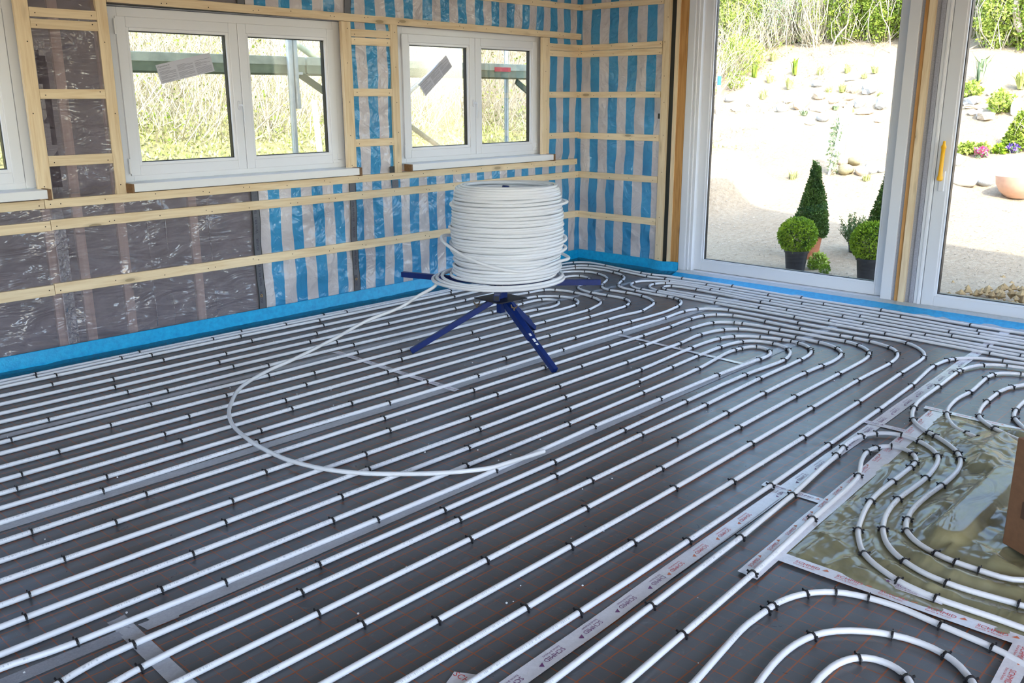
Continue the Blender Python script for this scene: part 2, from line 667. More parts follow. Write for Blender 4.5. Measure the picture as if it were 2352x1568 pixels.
def sand_mat():
    t = NT('sandy_garden_soil')
    co = t.coord()
    n1 = t.noise(co, 0.7, 5, 0.6)
    n2 = t.noise(co, 22, 4, 0.75)
    c = t.ramp(n1, [(0.3, (0.36, 0.26, 0.155)), (0.7, (0.47, 0.37, 0.24))])
    c2 = t.ramp(n2, [(0.30, (0.20, 0.145, 0.09)), (0.5, (0.40, 0.31, 0.20)), (0.75, (0.56, 0.46, 0.33))])
    mixd = t.mix(0.5, c, c2)
    sp = t.n('ShaderNodeSeparateXYZ')
    t.l(co, sp.inputs[0])
    gy = t.math('MULTIPLY', t.math('SUBTRACT', sp.outputs[1], 1.2), 0.8)
    gx = t.math('MULTIPLY', t.math('SUBTRACT', 6.0, sp.outputs[0]), 0.35)
    g = t.math('MINIMUM', t.math('MAXIMUM', t.math('MINIMUM', gy, gx), 0.0), 1.0)
    grass = t.ramp(t.noise(co, 9, 4, 0.7), [(0.3, (0.13, 0.13, 0.04)), (0.7, (0.34, 0.34, 0.13))])
    t.set(base=t.mix(t.math('MULTIPLY', g, 0.75), mixd, grass), rough=0.95, spec=0.1)
    t.bump(n2, 0.8, 0.04)
    return t.m


M['sand'] = sand_mat()


def leaf_mat(name, a, b):
    t = NT(name)
    oi = t.noise(t.coord(), 6.0, 2)
    t.set(base=t.ramp(oi, [(0.3, a), (0.7, b)]), rough=0.6, spec=0.12)
    t.b.inputs['Transmission Weight'].default_value = 0.0
    return t.m


M['leaf_box'] = leaf_mat('bright_boxwood_leaf', (0.13, 0.24, 0.015), (0.30, 0.42, 0.03))
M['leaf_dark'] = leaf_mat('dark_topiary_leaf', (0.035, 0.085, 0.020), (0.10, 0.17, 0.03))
M['leaf_lime'] = leaf_mat('spring_green_leaf', (0.26, 0.36, 0.05), (0.45, 0.52, 0.12))
M['leaf_hedge'] = leaf_mat('sunny_hedge_leaf', (0.10, 0.17, 0.02), (0.32, 0.40, 0.06))
M['leaf_grey'] = leaf_mat('grey_green_leaf', (0.20, 0.28, 0.14), (0.36, 0.44, 0.26))
M['rosemary'] = leaf_mat('rosemary_needle', (0.09, 0.15, 0.05), (0.20, 0.28, 0.11))
M['grass_blade'] = leaf_mat('yellow_green_grass', (0.34, 0.38, 0.10), (0.58, 0.58, 0.27))
M['twig'] = plain('straw_dry_twig', (0.47, 0.41, 0.29), 0.8, 0.25, 3)
M['branch'] = plain('pale_bare_branch', (0.48, 0.39, 0.27), 0.8, 0.2, 8)
M['bark'] = plain('pale_tree_bark', (0.50, 0.40, 0.28), 0.85, 0.25, 9)
M['terracotta'] = plain('terracotta_clay', (0.42, 0.15, 0.07), 0.75, 0.1, 30)
M['terracotta_pale'] = plain('pale_pink_clay', (0.62, 0.38, 0.27), 0.75, 0.06, 20)
M['black_pot'] = plain('black_plastic_pot', (0.018, 0.018, 0.022), 0.4)
M['peat'] = plain('dark_potting_soil', (0.05, 0.032, 0.02), 0.95, 0.3, 60)
M['rock_grey'] = plain('blue_grey_slate', (0.36, 0.37, 0.37), 0.85, 0.3, 12)
M['rock_tan'] = plain('tan_sandstone', (0.50, 0.41, 0.30), 0.9, 0.3, 12)
M['rock_white'] = plain('white_quartz_stone', (0.80, 0.78, 0.74), 0.8, 0.06, 10)
M['rock_moss'] = plain('mossy_brown_rock', (0.28, 0.24, 0.13), 0.95, 0.5, 14)
M['clod'] = plain('ochre_soil_clod', (0.40, 0.27, 0.12), 0.95, 0.3, 20)
M['scaffold'] = plain('galvanised_scaffold_tube', (0.42, 0.46, 0.47), 0.4, 0.1, 30, metal=0.55)
M['deck'] = plain('weathered_green_deck', (0.46, 0.48, 0.36), 0.7, 0.25, 9)
M['deck_dark'] = plain('dark_green_deck_rail', (0.22, 0.25, 0.16), 0.7, 0.2, 12)
M['brace'] = plain('green_painted_brace', (0.06, 0.09, 0.05), 0.6)
M['white_paint'] = plain('white_painted_stake', (0.86, 0.86, 0.86), 0.5)
M['blue_paint'] = plain('blue_stake_tip', (0.04, 0.20, 0.62), 0.5)
M['pink'] = plain('pink_petal', (0.75, 0.10, 0.30), 0.6)
M['purple'] = plain('violet_petal', (0.25, 0.14, 0.62), 0.6)
M['crumb'] = plain('white_foam_crumb', (0.85, 0.85, 0.85), 0.7)

# ------------------------------------------------------------------ the house shell
HX0, HY0 = -11.5, -8.4          # far ends of the room
floor = struct(MB().box(HX0, 0.12, HY0, 0.16, -0.25, 0.0).build('floor', M['floor']))
struct(MB().box(HX0, 0.16, HY0, 0.16, 2.75, 2.81).build('ceiling', M['ceiling']))
# gable roof over the room, ridge along x
RY, RZ, EZ = -4.0, 6.9, 2.95
rb = MB()
prof = [(0.45, EZ), (RY, RZ), (HY0 - 0.45, EZ), (HY0 - 0.45, EZ - 0.15), (RY, RZ - 0.2), (0.45, EZ - 0.15)]
for i in range(6):
    (ya, za), (yb, zb) = prof[i], prof[(i + 1) % 6]
    rb.add([(HX0 - 0.3, ya, za), (0.2, ya, za), (0.2, yb, zb), (HX0 - 0.3, yb, zb)], [(0, 1, 2, 3)])
rb.add([(0.2, y, z) for y, z in prof], [(0, 1, 4, 5), (1, 2, 3, 4)])
rb.add([(0.15, 0.16, 2.75), (0.15, RY, RZ - 0.15), (0.15, HY0, 2.75)], [(0, 1, 2)])
rb.add([(HX0, 0.16, 2.75), (HX0, RY, RZ - 0.15), (HX0, HY0, 2.75)], [(0, 1, 2)])
struct(rb.build('roof', M['roof']))

WINS = [(-6.57, -4.885), (-4.408, -2.685), (-2.212, -0.49)]      # window openings in wall_left
WZ0, WZ1 = 1.03, 2.085
wb = MB()
xs = [HX0] + [v for w in WINS for v in w] + [0.16]
for i in range(0, len(xs), 2):
    wb.box(xs[i], xs[i + 1], 0.13, 0.22, -0.25, 2.81)
for a, b in WINS:
    wb.box(a, b, 0.13, 0.22, -0.25, WZ0)
    wb.box(a, b, 0.13, 0.22, WZ1, 2.81)
wall_l = struct(wb.build('wall_left', M['render_wall']))
ib = MB()
for i in range(0, len(xs), 2):
    ib.box(xs[i], min(xs[i + 1], 0.0), 0.035, 0.13, 0.0, 2.75)
for a, b in WINS:
    ib.box(a, b, 0.035, 0.13, 0.0, WZ0)
    ib.box(a, b, 0.035, 0.13, WZ1, 2.75)
ib.build('insulation', M['insulation'], wall_l)

wr = MB()
wr.box(0.10, 0.22, -1.15, 0.22, -0.25, 2.81)
wr.box(0.10, 0.22, -5.3, -1.15, 2.68, 2.81)
wr.box(0.0, 0.22, HY0, -5.3, -0.25, 2.81)
wr.box(0.03, 0.22, -5.3, -1.15, -0.25, -0.02)
wall_r = struct(wr.build('wall_right', M['render_wall']))
MB().box(0.035, 0.10, -0.94, 0.0, 0.0, 2.75).build('insulation', M['insulation'], wall_r)

# the two walls behind the camera, with the wide openings that let the daylight in
wk = MB()
for a, b in ((HX0, -10.6), (-8.6, -7.8), (-4.9, -4.1), (-2.0, 0.22)):
    wk.box(a, b, HY0 - 0.2, HY0, -0.25, 2.81)
for a, b in ((-10.6, -8.6), (-4.1, -2.0)):
    wk.box(a, b, HY0 - 0.2, HY0, -0.25, 0.95)
wk.box(HX0, 0.22, HY0 - 0.2, HY0, 2.5, 2.81)
struct(wk.build('wall_back', M['plaster']))
wf = MB()
for a, b in ((HY0, -7.2), (-5.0, -3.6), (-1.2, 0.22)):
    wf.box(HX0 - 0.2, HX0, a, b, -0.25, 2.81)
wf.box(HX0 - 0.2, HX0, HY0, 0.22, -0.25, 0.95)
wf.box(HX0 - 0.2, HX0, HY0, 0.22, 2.5, 2.81)
struct(wf.build('wall_far', M['plaster']))


def screws(pts, axis, face, parent):
    b = MB()
    for u, z in pts:
        r = 0.0038
        ring = [(math.cos(k * PI / 3) * r, math.sin(k * PI / 3) * r) for k in range(6)]
        if axis == 'y':
            b.add([(u + p, face - 0.0007, z + q) for p, q in ring], [(0, 1, 2, 3, 4, 5)])
        else:
            b.add([(face - 0.0007, u + p, z + q) for p, q in ring], [(5, 4, 3, 2, 1, 0)])
    return b.build('screw_heads', M['screw'], parent)


def batten_x(x0, x1, z0, z1, dz=0.0, t=0.03, parent=None):
    """a horizontal batten on the left wall; dz is how much the right end hangs lower"""
    b = MB()
    L = x1 - x0
    vs = [(0, 0, 0), (L, 0, -dz), (L, -t, -dz), (0, -t, 0)]
    h = z1 - z0
    b.add([(x, y, z) for x, y, z in vs] + [(x, y, z + h) for x, y, z in vs],
          [(0, 1, 2, 3), (4, 7, 6, 5), (3, 2, 6, 7), (0, 4, 5, 1), (1, 5, 6, 2), (0, 3, 7, 4)])
    o = b.build('batten', M['wood_x'], parent or wall_l, loc=(x0, 0, z0), bevel=0.0015)
    n = max(2, int(L / 0.31) + 1)
    pts = []
    for i in range(n):
        u = 0.03 + (L - 0.06) * i / (n - 1) + random.uniform(-.02, .02) * (0 < i < n - 1)
        pts.append((u, h / 2 - dz * u / L + random.uniform(-.012, .012)))
        if L > 1 and random.random() < 0.5:
            pts.append((u + random.uniform(.03, .06), h / 2 - dz * u / L + random.uniform(-.012, .012)))
    screws([p for p in pts if 0.004 < p[0] < L - 0.004], 'y', -t, o)
    return o


def batten_z(x0, x1, z0, z1, t=0.03):
    b = MB().box(0, x1 - x0, -t, 0, 0, z1 - z0)
    o = b.build('stud_batten', M['wood_z'], wall_l, loc=(x0, 0, z0), bevel=0.0015)
    n = 4
    screws([((x1 - x0) / 2 + random.uniform(-.012, .012), 0.06 + (z1 - z0 - 0.12) * i / n + random.uniform(-.02, .02)) for i in range(n + 1)], 'y', -t, o)
    return o


def batten_y(y0, y1, z0, z1, t=0.03):
    """a horizontal batten on the right wall, from y0 (near the corner) to y1"""
    b = MB().box(-t, 0, y1 - y0, 0, 0, z1 - z0)
    o = b.build('batten', M['wood_y'], wall_r, loc=(0, y0, z0), bevel=0.0015)
    screws([((y1 - y0) * k + random.uniform(-.02, .02), (z1 - z0) / 2 + random.uniform(-.012, .012)) for k in (0.03, 0.2, 0.42, 0.66, 0.96)], 'x', -t, o)
    return o


# left wall: long rows
batten_x(-9.0, -0.032, 2.31, 2.36)
batten_x(-4.408, -0.004, 2.089, 2.141, dz=0.034)
batten_x(-9.0, -4.902, 0.930, 0.980)
batten_x(-4.899, -0.055, 0.929, 0.981)
batten_x(-9.0, -4.883, 0.800, 0.857)
batten_x(-4.880, -0.032, 0.803, 0.862)
batten_x(-9.0, -4.909, 0.421, 0.483)
batten_x(-4.906, -0.032, 0.426, 0.489)
# uprights beside the windows
S = [(-6.66, -6.59), (-4.922, -4.848), (-4.476, -4.412), (-2.735, -2.655), (-2.289, -2.219), (-0.560, -0.466)]
for i, (a, b) in enumerate(S):
    batten_z(a, b, 0.9815, 2.75 if i < 3 else (2.073 if i < 5 else 2.056))
for x0, x1, rows in ((-4.847, -4.477, [(1.984, 2.033), (1.922, 1.973), (1.543, 1.597), (1.167, 1.226)]),
                     (-2.654, -2.290, [(1.973, 2.025), (1.916, 1.967), (1.555, 1.610), (1.191, 1.246)]),
                     (-0.465, -0.032, [(1.950, 2.009), (1.899, 1.948), (1.540, 1.593), (1.175, 1.229)])):
    for a, b in rows:
        batten_x(x0, x1, a, b)
# right wall rows
for a, b in ((2.31, 2.361), (1.956, 2.009), (1.899, 1.953), (1.539, 1.591), (1.166, 1.222), (0.803, 0.861), (0.424, 0.486)):
    batten_y(-0.001, -0.928, a, b)
o = MB().box(-0.032, 0.0, -0.066, 0, 0, 2.75).build('stud_batten', M['wood_z'], wall_r, loc=(0, -0.935, 0.0), bevel=0.0015)
screws([(-0.034 + random.uniform(-.015, .015), z) for z in (0.13, 0.25, 0.5, 0.9, 1.22, 1.5, 1.72, 2.0, 2.2)], 'x', -0.032, o)
MB().box(0.0, 0.1, -1.048, -1.002, 0.0, 2.75).build('sealing_tape', M['strip_edge'], wall_r)
MB().box(-0.012, 0.1, -1.086, -1.050, 0.0, 2.75).build('door_post', M['wood_z'], wall_r)
MB().box(0.0, 0.1, -1.164, -1.086, 0.0, 2.75).build('door_post', M['post_z'], wall_r)
MB().box(-0.012, -0.0005, -0.028, 0.0, 0.0, 0.06).box(-0.012, -0.0005, -0.92, -0.9, 1.36, 1.405).build('tape_scrap', M['strip_edge'], wall_r)

M['stud_pink'] = wood('pale_pinkish_stud_wood', (0.84, 0.62, 0.52), (0.74, 0.50, 0.40), 2)
# studs that shimmer through the membrane
for x in (-8.3, -7.7, -7.1, -6.5, -5.9, -5.45, -4.878, -4.706, -4.451, -3.972, -3.24, -2.86, -2.18, -1.56, -0.9, -0.10):
    tall = not any(a - 0.03 < x < b + 0.03 for a, b in WINS)
    MB().box(x - 0.028, x + 0.028, 0.010, 0.036, 0.0, 2.75 if tall else WZ0).build('wall_stud', M['stud_pink'], wall_l)
for y in (-0.06, -0.505, -0.9):
    MB().box(0.010, 0.036, y - 0.012, y + 0.012, 0.0, 2.75).build('wall_stud', M['stud_pink'], wall_r)


def membrane(name, wall, u0, u1, z0, z1, mt, axis='y', seed=0.0, amp=1.0):
    nu, nv = max(2, int((u1 - u0) / 0.03)), max(2, int((z1 - z0) / 0.03))

    def fn(s, t):
        u, z = u0 + (u1 - u0) * s, z0 + (z1 - z0) * t
        e = min(1.0, min(t, 1 - t) * (z1 - z0) / 0.06)
        d = 0.006 + 0.020 * fbm(u * 2.2 + seed, z * 2.6, seed, 3) + 0.030 * max(0.0, 0.42 - abs(fbm(u * 3.1 + 9 + z * 1.2, z * 1.1 - u, seed + 4, 3))) * 0.8
        d = min(0.022, max(-0.004, d) * amp) * e
        return (u, -d, z) if axis == 'y' else (-d, u, z)
    return MB().grid(nu, nv, fn).build(name, mt, wall, smooth=True)


for x0, x1, mt, sd in ((-9.0, -3.53, M['film_clear'], 0.3), (-3.53, -2.70, M['film_l1'], 2.1), (-2.70, 0.0, M['film_l2'], 4.4)):
    membrane('plastic_membrane', wall_l, x0, x1, 0.0, 0.985, mt, seed=sd)
    membrane('plastic_membrane', wall_l, x0, x1, 2.082, 2.75, mt, seed=sd + 7)
membrane('plastic_membrane', wall_l, -4.885, -4.408, 0.985, 2.082, M['film_clear'], seed=11.5, amp=1.6)
membrane('plastic_membrane', wall_l, -2.685, -2.212, 0.985, 2.082, M['film_l2'], seed=13.2)
membrane('plastic_membrane', wall_l, -0.49, 0.0, 0.985, 2.082, M['film_l2'], seed=15.9)
membrane('plastic_membrane', wall_l, -9.0, -6.57, 0.985, 2.082, M['film_clear'], seed=12.5)
membrane('plastic_membrane', wall_r, -0.985, 0.0, 0.0, 2.75, M['film_r'], axis='x', seed=21.3, amp=1.3)

# folded overlaps of the clear film: narrow crinkled doublings, paler colour imitates their glints
M['crinkle'] = clear_film('crinkled_clear_film_fold', (0.55, 0.52, 0.58), 0.30, 0.05, 1.7, [((1, 1, 0.6), (0, 0, 0), 1.0, 38, 3)], 1.0, 0.03)
for u0, u1, z0, z1 in ((-4.842, -4.785, 0.985, 1.92), (-4.868, -4.80, 0.0, 0.93)):
    membrane('film_fold', wall_l, u0, u1, z0, z1, M['crinkle'], seed=u0, amp=2.2)
for u in (-4.18, -3.88, -4.30):
    b = MB()
    b.tube([(u + 0.002 * math.sin(k * 0.7), -0.012 - 0.003 * math.sin(k * 0.5), 0.12 + k * 0.035) for k in range(23)], 0.0016, 5)
    b.build('film_crease', M['crinkle'], wall_l, smooth=True)
# charcoal joint strips between membranes, with printed maker's text
for x, z0, z1, txt in ((-3.532, 0.0, 0.929, 'ISOVER  Vario KB 1   ISOVER'), (-2.702, 0.0, 0.929, 'ISOVER  die Marke fuer Vario'), (-3.525, 2.125, 2.75, 'ISOVER  Vario'), (-2.672, 2.12, 2.75, 'ISOVER  Vario')):
    b = MB()
    b.grid(1, 30, lambda s, t: (x + 0.027 * (2 * s - 1) + 0.004 * math.sin(t * 9), -0.0215 - 0.003 * math.sin(t * 23 + x), z0 + (z1 - z0) * t))
    st = b.build('joint_strip', M['strip_tape'], wall_l)
    for sg in (-1, 1):
        e = MB()
        e.grid(1, 30, lambda s, t: (x + sg * (0.0245 + 0.0055 * s) + 0.004 * math.sin(t * 9), -0.022 - 0.003 * math.sin(t * 23 + x), z0 + (z1 - z0) * t))
        e.build('strip_edge', M['strip_edge'], st)
    if z1 < 1:
        for zz, s in ((0.15, txt[:6]), (0.255, txt[6:])):
            mt4 = Matrix.Translation((x + 0.004, -0.0265, zz)) @ Matrix.Rotation(PI / 2, 4, 'X') @ Matrix.Rotation(PI / 2, 4, 'Z')
            letter(s, M['ink'], mt4, 0.026, st)
            letter(s, M['ink'], mt4 @ Matrix.Translation((0.37, 0, 0)), 0.026, st)
        mt4 = Matrix.Translation((x + 0.004, -0.0272, 0.19)) @ Matrix.Rotation(PI / 2, 4, 'X') @ Matrix.Rotation(PI / 2, 4, 'Z')
        letter('O', M['ink_yellow'], mt4 @ Matrix.Translation((0.0, 0, 0)), 0.026, st)
# small tape scraps on the striped membrane
MB().box(-2.318, -2.255, -0.024, -0.022, 0.865, 0.925).build('tape_scrap', M['strip_tape'], wall_l)
MB().box(-2.335, -2.291, -0.0245, -0.022, 0.982, 1.03).build('tape_scrap', M['strip_edge'], wall_l)


# ------------------------------------------------------------------ windows
def ring(b, x0, x1, z0, z1, w, y0, y1, wb=None):
    """a rectangular frame in the x-z plane; w is the member width"""
    wb = w if wb is None else wb
    b.box(x0, x0 + w, y0, y1, z0, z1)
    b.box(x1 - w, x1, y0, y1, z0, z1)
    b.box(x0 + w, x1 - w, y0, y1, z1 - w, z1)
    b.box(x0 + w, x1 - w, y0, y1, z0, z0 + wb)


def sash(parent, x0, x1, z0, z1, handle_x=None, hinges=None):
    b = MB()
    ring(b, x0, x1, z0, z1, 0.062, 0.035, 0.095)
    s = b.build('sash', M['pvc'], parent, bevel=0.004)
    b = MB()
    ring(b, x0 + 0.060, x1 - 0.060, z0 + 0.060, z1 - 0.060, 0.020, 0.043, 0.09)
    b.build('glazing_bead', M['pvc_rib'], s, bevel=0.003)
    b = MB()
    ring(b, x0 + 0.079, x1 - 0.079, z0 + 0.079, z1 - 0.079, 0.006, 0.058, 0.09)
    b.build('gasket', M['gasket'], s)
    b = MB()
    b.box(x0 + 0.080, x1 - 0.080, 0.072, 0.076, z0 + 0.080, z1 - 0.080)
    b.build('pane', M['glass'], s)
    if handle_x is not None:
        b = MB()
        zc = z0 + 0.42
        b.lathe([(0.0, 0.010), (0.011, 0.010), (0.013, 0.007), (0.013, 0.0)], 14)
        rot = Matrix.Rotation(PI / 2, 4, 'X')
        v = [rot @ Vector(p) for p in b.v]
        b.v = [(p.x * 1.0 + handle_x, p.y + 0.035, p.z * 2.3 + zc) for p in v]
        b.tube([(handle_x, 0.03, zc), (handle_x, -0.012, zc), (handle_x + 0.003, -0.021, zc - 0.006)], [0.008, 0.0075, 0.007], 8)
        b.tube([(handle_x + 0.003, -0.020, zc + 0.006), (handle_x + 0.004, -0.022, zc - 0.03), (handle_x + 0.006, -0.020, zc - 0.115), (handle_x + 0.006, -0.017, zc - 0.122)], [0.0075, 0.008, 0.0065, 0.004], 8)
        b.build('handle', M['pvc'], s, smooth='auto')
    if hinges is not None:
        for hz in (z0 + 0.06, z1 - 0.06):
            MB().tube([(hinges, 0.028, hz - 0.045), (hinges, 0.028, hz + 0.045)], 0.0075, 8).build('hinge', M['pvc'], s, smooth='auto')
    return s


for i, (a, b_) in enumerate(WINS):
    fx0, fx1 = a + 0.005, b_ - 0.014
    wn_ = struct(empty('window_%d' % (i + 1), ((a + b_) / 2, 0.07, WZ0)))
    inv = Matrix.Translation(wn_.location).inverted()
    b = MB()
    mid = (-5.73, -3.533, -1.337)[i]
    s1 = (-6.53, -4.342, -2.123)[i]
    b.box(fx0, s1 + 0.02, 0.05, 0.125, 1.045, 2.073)
    b.box(fx1 - 0.06, fx1, 0.05, 0.125, 1.045, 2.073)
    b.box(s1 + 0.02, fx1 - 0.06, 0.05, 0.125, 2.02, 2.073)
    b.box(s1 + 0.02, fx1 - 0.06, 0.05, 0.125, 1.045, 1.085)
    fr = b.build('window_frame', M['pvc'], wn_, bevel=0.003)
    s2 = (-4.965, -2.760, -0.560)[i]
    parts = [fr, sash(wn_, s1, mid - 0.0015, 1.078, 2.020, handle_x=mid - 0.030, hinges=s1 - 0.008), sash(wn_, mid + 0.0015, s2, 1.078, 2.020)]
    # grey foam joint round the frame
    b = MB()
    ring(b, a, b_, 1.03, 2.085, 0.006, 0.0, 0.125)
    b.box(b_ - 0.016, b_, 0.004, 0.05, 1.03, 2.085)
    b.box(a, b_, 0.004, 0.05, 2.075, 2.085)
    parts.append(b.build('foam_joint', M['foam_grey'], wn_))
    parts.append(MB().box(b_ - 0.004, b_ + 0.004, -0.004, 0.004, 1.045, 2.08).box(a, b_, -0.004, 0.004, 2.078, 2.084).build('dark_seal', M['strip_edge'], wn_))
    sx0, sx1 = (-6.6, -4.416, -2.196)[i], (-4.890, -2.682, -0.486)[i]
    sb = MB().box(sx0 + 0.012, sx1 - 0.018, -0.12, 0.05, 0.994, 1.044).build('window_sill', M['sill_white'], wn_, bevel=0.003)
    parts.append(sb)
    for e0, e1 in ((sx0, sx0 + 0.012), (sx1 - 0.018, sx1)):
        e = MB().box(e0, e1, -0.117, -0.0305, 0.988, 1.042)
        if e0 != sx0:
            e = MB().box(e0, e1, -0.127, -0.0305, 0.986, 1.047)
        e.build('sill_end', M['brown_end'], sb)
    if i == 1 or i == 2:
        MB().box(s2 - 0.02, s2 + 0.004, 0.030, 0.036, 1.10, 1.145).box(s2 - 0.05, s2 + 0.004, 0.030, 0.036, 1.10, 1.104).build('corner_bracket', M['pvc_rib'], parts[2])
    for p in parts:
        p.matrix_parent_inverse = inv

# ------------------------------------------------------------------ glass doors in the right wall


def ring_y(b, y0, y1, z0, z1, w, x0, x1, wb=None):
    wb = w if wb is None else wb
    b.box(x0, x1, y0, y0 + w, z0, z1)
    b.box(x0, x1, y1 - w, y1, z0, z1)
    b.box(x0, x1, y0 + w, y1 - w, z1 - w, z1)
    b.box(x0, x1, y0 + w, y1 - w, z0, z0 + wb)


# door 1: fixed frame and a deep sliding leaf
d1 = struct(empty('door_1', (0.06, -2.1, 0.0)))
inv1 = Matrix.Translation(d1.location).inverted()
b = MB()
b.box(0.0, 0.03, -1.232, -1.166, 0.02, 2.68)
b.box(0.022, 0.16, -1.29, -1.166, 0.02, 2.68)
b.box(0.0, 0.16, -3.068, -2.988, 0.02, 2.68)
b.box(0.0, 0.16, -3.068, -1.166, 2.60, 2.68)
b.box(0.0, 0.16, -2.988, -1.29, 0.0, 0.052)
p1 = [b.build('door_frame', M['pvc'], d1, bevel=0.004)]
b = MB()
ring_y(b, -3.03, -1.245, 0.054, 2.60, 0.115, 0.072, 0.125, 0.088)
s = b.build('sliding_leaf', M['pvc'], d1, bevel=0.005)
p1.append(s)
b = MB()
ring_y(b, -2.915, -1.36, 0.140, 2.485, 0.016, 0.080, 0.12)
b.build('glazing_bead', M['pvc_rib'], s, bevel=0.003)
b = MB()
ring_y(b, -2.902, -1.373, 0.153, 2.475, 0.008, 0.092, 0.118)
b.build('gasket', M['gasket'], s)
MB().box(0.104, 0.108, -2.90, -1.375, 0.155, 2.47).build('pane', M['glass'], s)
p1.append(MB().box(0.012, 0.045, -1.262, -1.246, 0.052, 2.60).build('guide_rail', M['pvc_rib'], d1, bevel=0.004))
for p in p1:
    p.matrix_parent_inverse = inv1

# the covered post between the doors
po = MB().box(0.016, 0.16, -3.238, -3.068, 0.0, 2.68).build('trim_1', M['foam_grey'])
struct(po)
MB().box(0.002, 0.016, -3.126, -3.094, 0.03, 2.68).build('post_board', M['post_z'], po)
MB().box(-0.014, 0.016, -3.171, -3.126, 0.03, 2.68).build('post_board', M['wood_z'], po, bevel=0.001)
MB().box(-0.002, 0.016, -3.236, -3.205, 0.03, 2.68).build('foam_joint', M['foam_grey'], po, bevel=0.004)

# door 2: lift-and-slide leaf with the yellow handle
d2 = struct(empty('door_2', (0.06, -4.2, 0.0)))
inv2 = Matrix.Translation(d2.location).inverted()
b = MB()
b.box(0.0, 0.16, -3.287, -3.238, 0.02, 2.68)
b.box(0.0, 0.16, -5.3, -5.22, 0.02, 2.68)
b.box(0.0, 0.16, -5.3, -3.238, 2.60, 2.68)
b.box(0.0, 0.16, -5.22, -3.287, 0.0, 0.045)
p2 = [b.build('door_frame', M['pvc'], d2, bevel=0.004)]
p2.append(MB().box(-0.006, 0.012, -3.281, -3.262, 0.045, 2.60).build('guide_rail', M['pvc_rib'], d2, bevel=0.005))
b = MB()
ring_y(b, -5.24, -3.290, 0.047, 2.60, 0.088, 0.006, 0.075, 0.078)
s = b.build('sliding_leaf', M['pvc'], d2, bevel=0.005)
p2.append(s)
b = MB()
ring_y(b, -5.154, -3.376, 0.123, 2.515, 0.016, 0.012, 0.07)
b.build('glazing_bead', M['pvc_rib'], s, bevel=0.003)
b = MB()
ring_y(b, -5.140, -3.390, 0.137, 2.50, 0.008, 0.030, 0.07)
b.build('gasket', M['gasket'], s)
MB().box(0.048, 0.052, -5.138, -3.392, 0.139, 2.498).build('pane', M['glass'], s)
MB().box(-0.012, 0.006, -3.362, -3.326, 0.888, 1.03).build('handle_plate', M['pvc_rib'], s, bevel=0.003)
h = MB()
hp = [(0.962, 0.012), (0.968, 0.020), (0.985, 0.021), (1.003, 0.015), (1.05, 0.0145), (1.14, 0.014), (1.185, 0.014), (1.192, 0.0185), (1.205, 0.018), (1.215, 0.0105), (1.238, 0.009), (1.241, 0.003)]
h.tube([(-0.040, -3.338 - 0.004 * k / 11, z) for k, (z, r) in enumerate(hp)], [r for z, r in hp], 12)
h.tube([(-0.01, -3.34, 0.985), (-0.04, -3.338, 0.985)], 0.011, 10)
h.build('door_handle', M['yellow'], s, smooth='auto')
for p in p2:
    p.matrix_parent_inverse = inv2


# ------------------------------------------------------------------ blue edge strip along the walls
def strip_along(path, prof, jitter=0.0, sub=0.05):
    """sweeps a profile [(out, z)] along a floor path; 'out' is measured into the room (to the right of the path)"""
    pts = []
    for (a, b_) in zip(path, path[1:]):
        a, b_ = Vector((*a, 0)), Vector((*b_, 0))
        n = max(1, int((b_ - a).length / sub))
        for k in range(n):
            pts.append(a.lerp(b_, k / n))
    pts.append(Vector((*path[-1], 0)))
    vs, fs = [], []
    N = len(prof)
    for i, p in enumerate(pts):
        t = (pts[min(i + 1, len(pts) - 1)] - pts[max(i - 1, 0)]).normalized()
        nrm = Vector((t.y, -t.x, 0))
        for j, (o_, z) in enumerate(prof):
            jj = jitter * (0 if j == 0 else 1)
            w = noise.noise((p.x * 5 + j, p.y * 5, j * 2.7)) * jj
            vs.append(p + nrm * (o_ + w) + Vector((0, 0, max(0.0015, z + 0.5 * noise.noise((p.x * 9, p.y * 9 + 4, j)) * jj))))
    for i in range(len(pts) - 1):
        for j in range(N - 1):
            fs.append((i * N + j, i * N + j + 1, (i + 1) * N + j + 1, (i + 1) * N + j))
    return MB().add(vs, fs)


Lp = [(-9.0, -0.028), (-0.026, -0.028)]
es = empty('edge_insulation_strip', (-4.0, -0.03, 0))
tag(es, 'bright blue foam edge strip standing along the foot of the window wall', 'edge strip')
iv = Matrix.Translation(es.location).inverted()
c = strip_along(Lp, [(0.0, 0.0), (0.0, 0.104), (0.003, 0.110), (0.008, 0.110), (0.011, 0.104), (0.012, 0.035), (0.03, 0.012)], 0.002).build('foam_strip', M['blue_foam'], es, smooth='auto')
k = strip_along(Lp, [(0.0115, 0.030), (0.030, 0.022), (0.055, 0.018), (0.085, 0.009), (0.118, 0.003), (0.135, 0.002)], 0.010, 0.025).build('film_skirt', M['skirt'], es, smooth=True)
c.matrix_parent_inverse = k.matrix_parent_inverse = iv
Rp = [(-0.024, -0.034), (-0.026, -0.90), (-0.058, -0.955), (-0.066, -1.05), (-0.022, -1.12), (-0.016, -1.18)]
es = empty('edge_insulation_strip', (-0.03, -0.5, 0))
tag(es, 'shaded blue foam edge strip between the room corner and the amber door post', 'edge strip')
iv = Matrix.Translation(es.location).inverted()
c = strip_along(Rp, [(0.0, 0.0), (0.0, 0.110), (0.003, 0.116), (0.008, 0.116), (0.011, 0.11), (0.012, 0.035), (0.03, 0.012)], 0.003).build('foam_strip', M['blue_foam'], es, smooth='auto')
k = strip_along(Rp, [(0.0115, 0.034), (0.030, 0.022), (0.050, 0.014), (0.075, 0.006), (0.095, 0.002)], 0.006, 0.03).build('film_skirt', M['skirt'], es, smooth=True)
c.matrix_parent_inverse = k.matrix_parent_inverse = iv
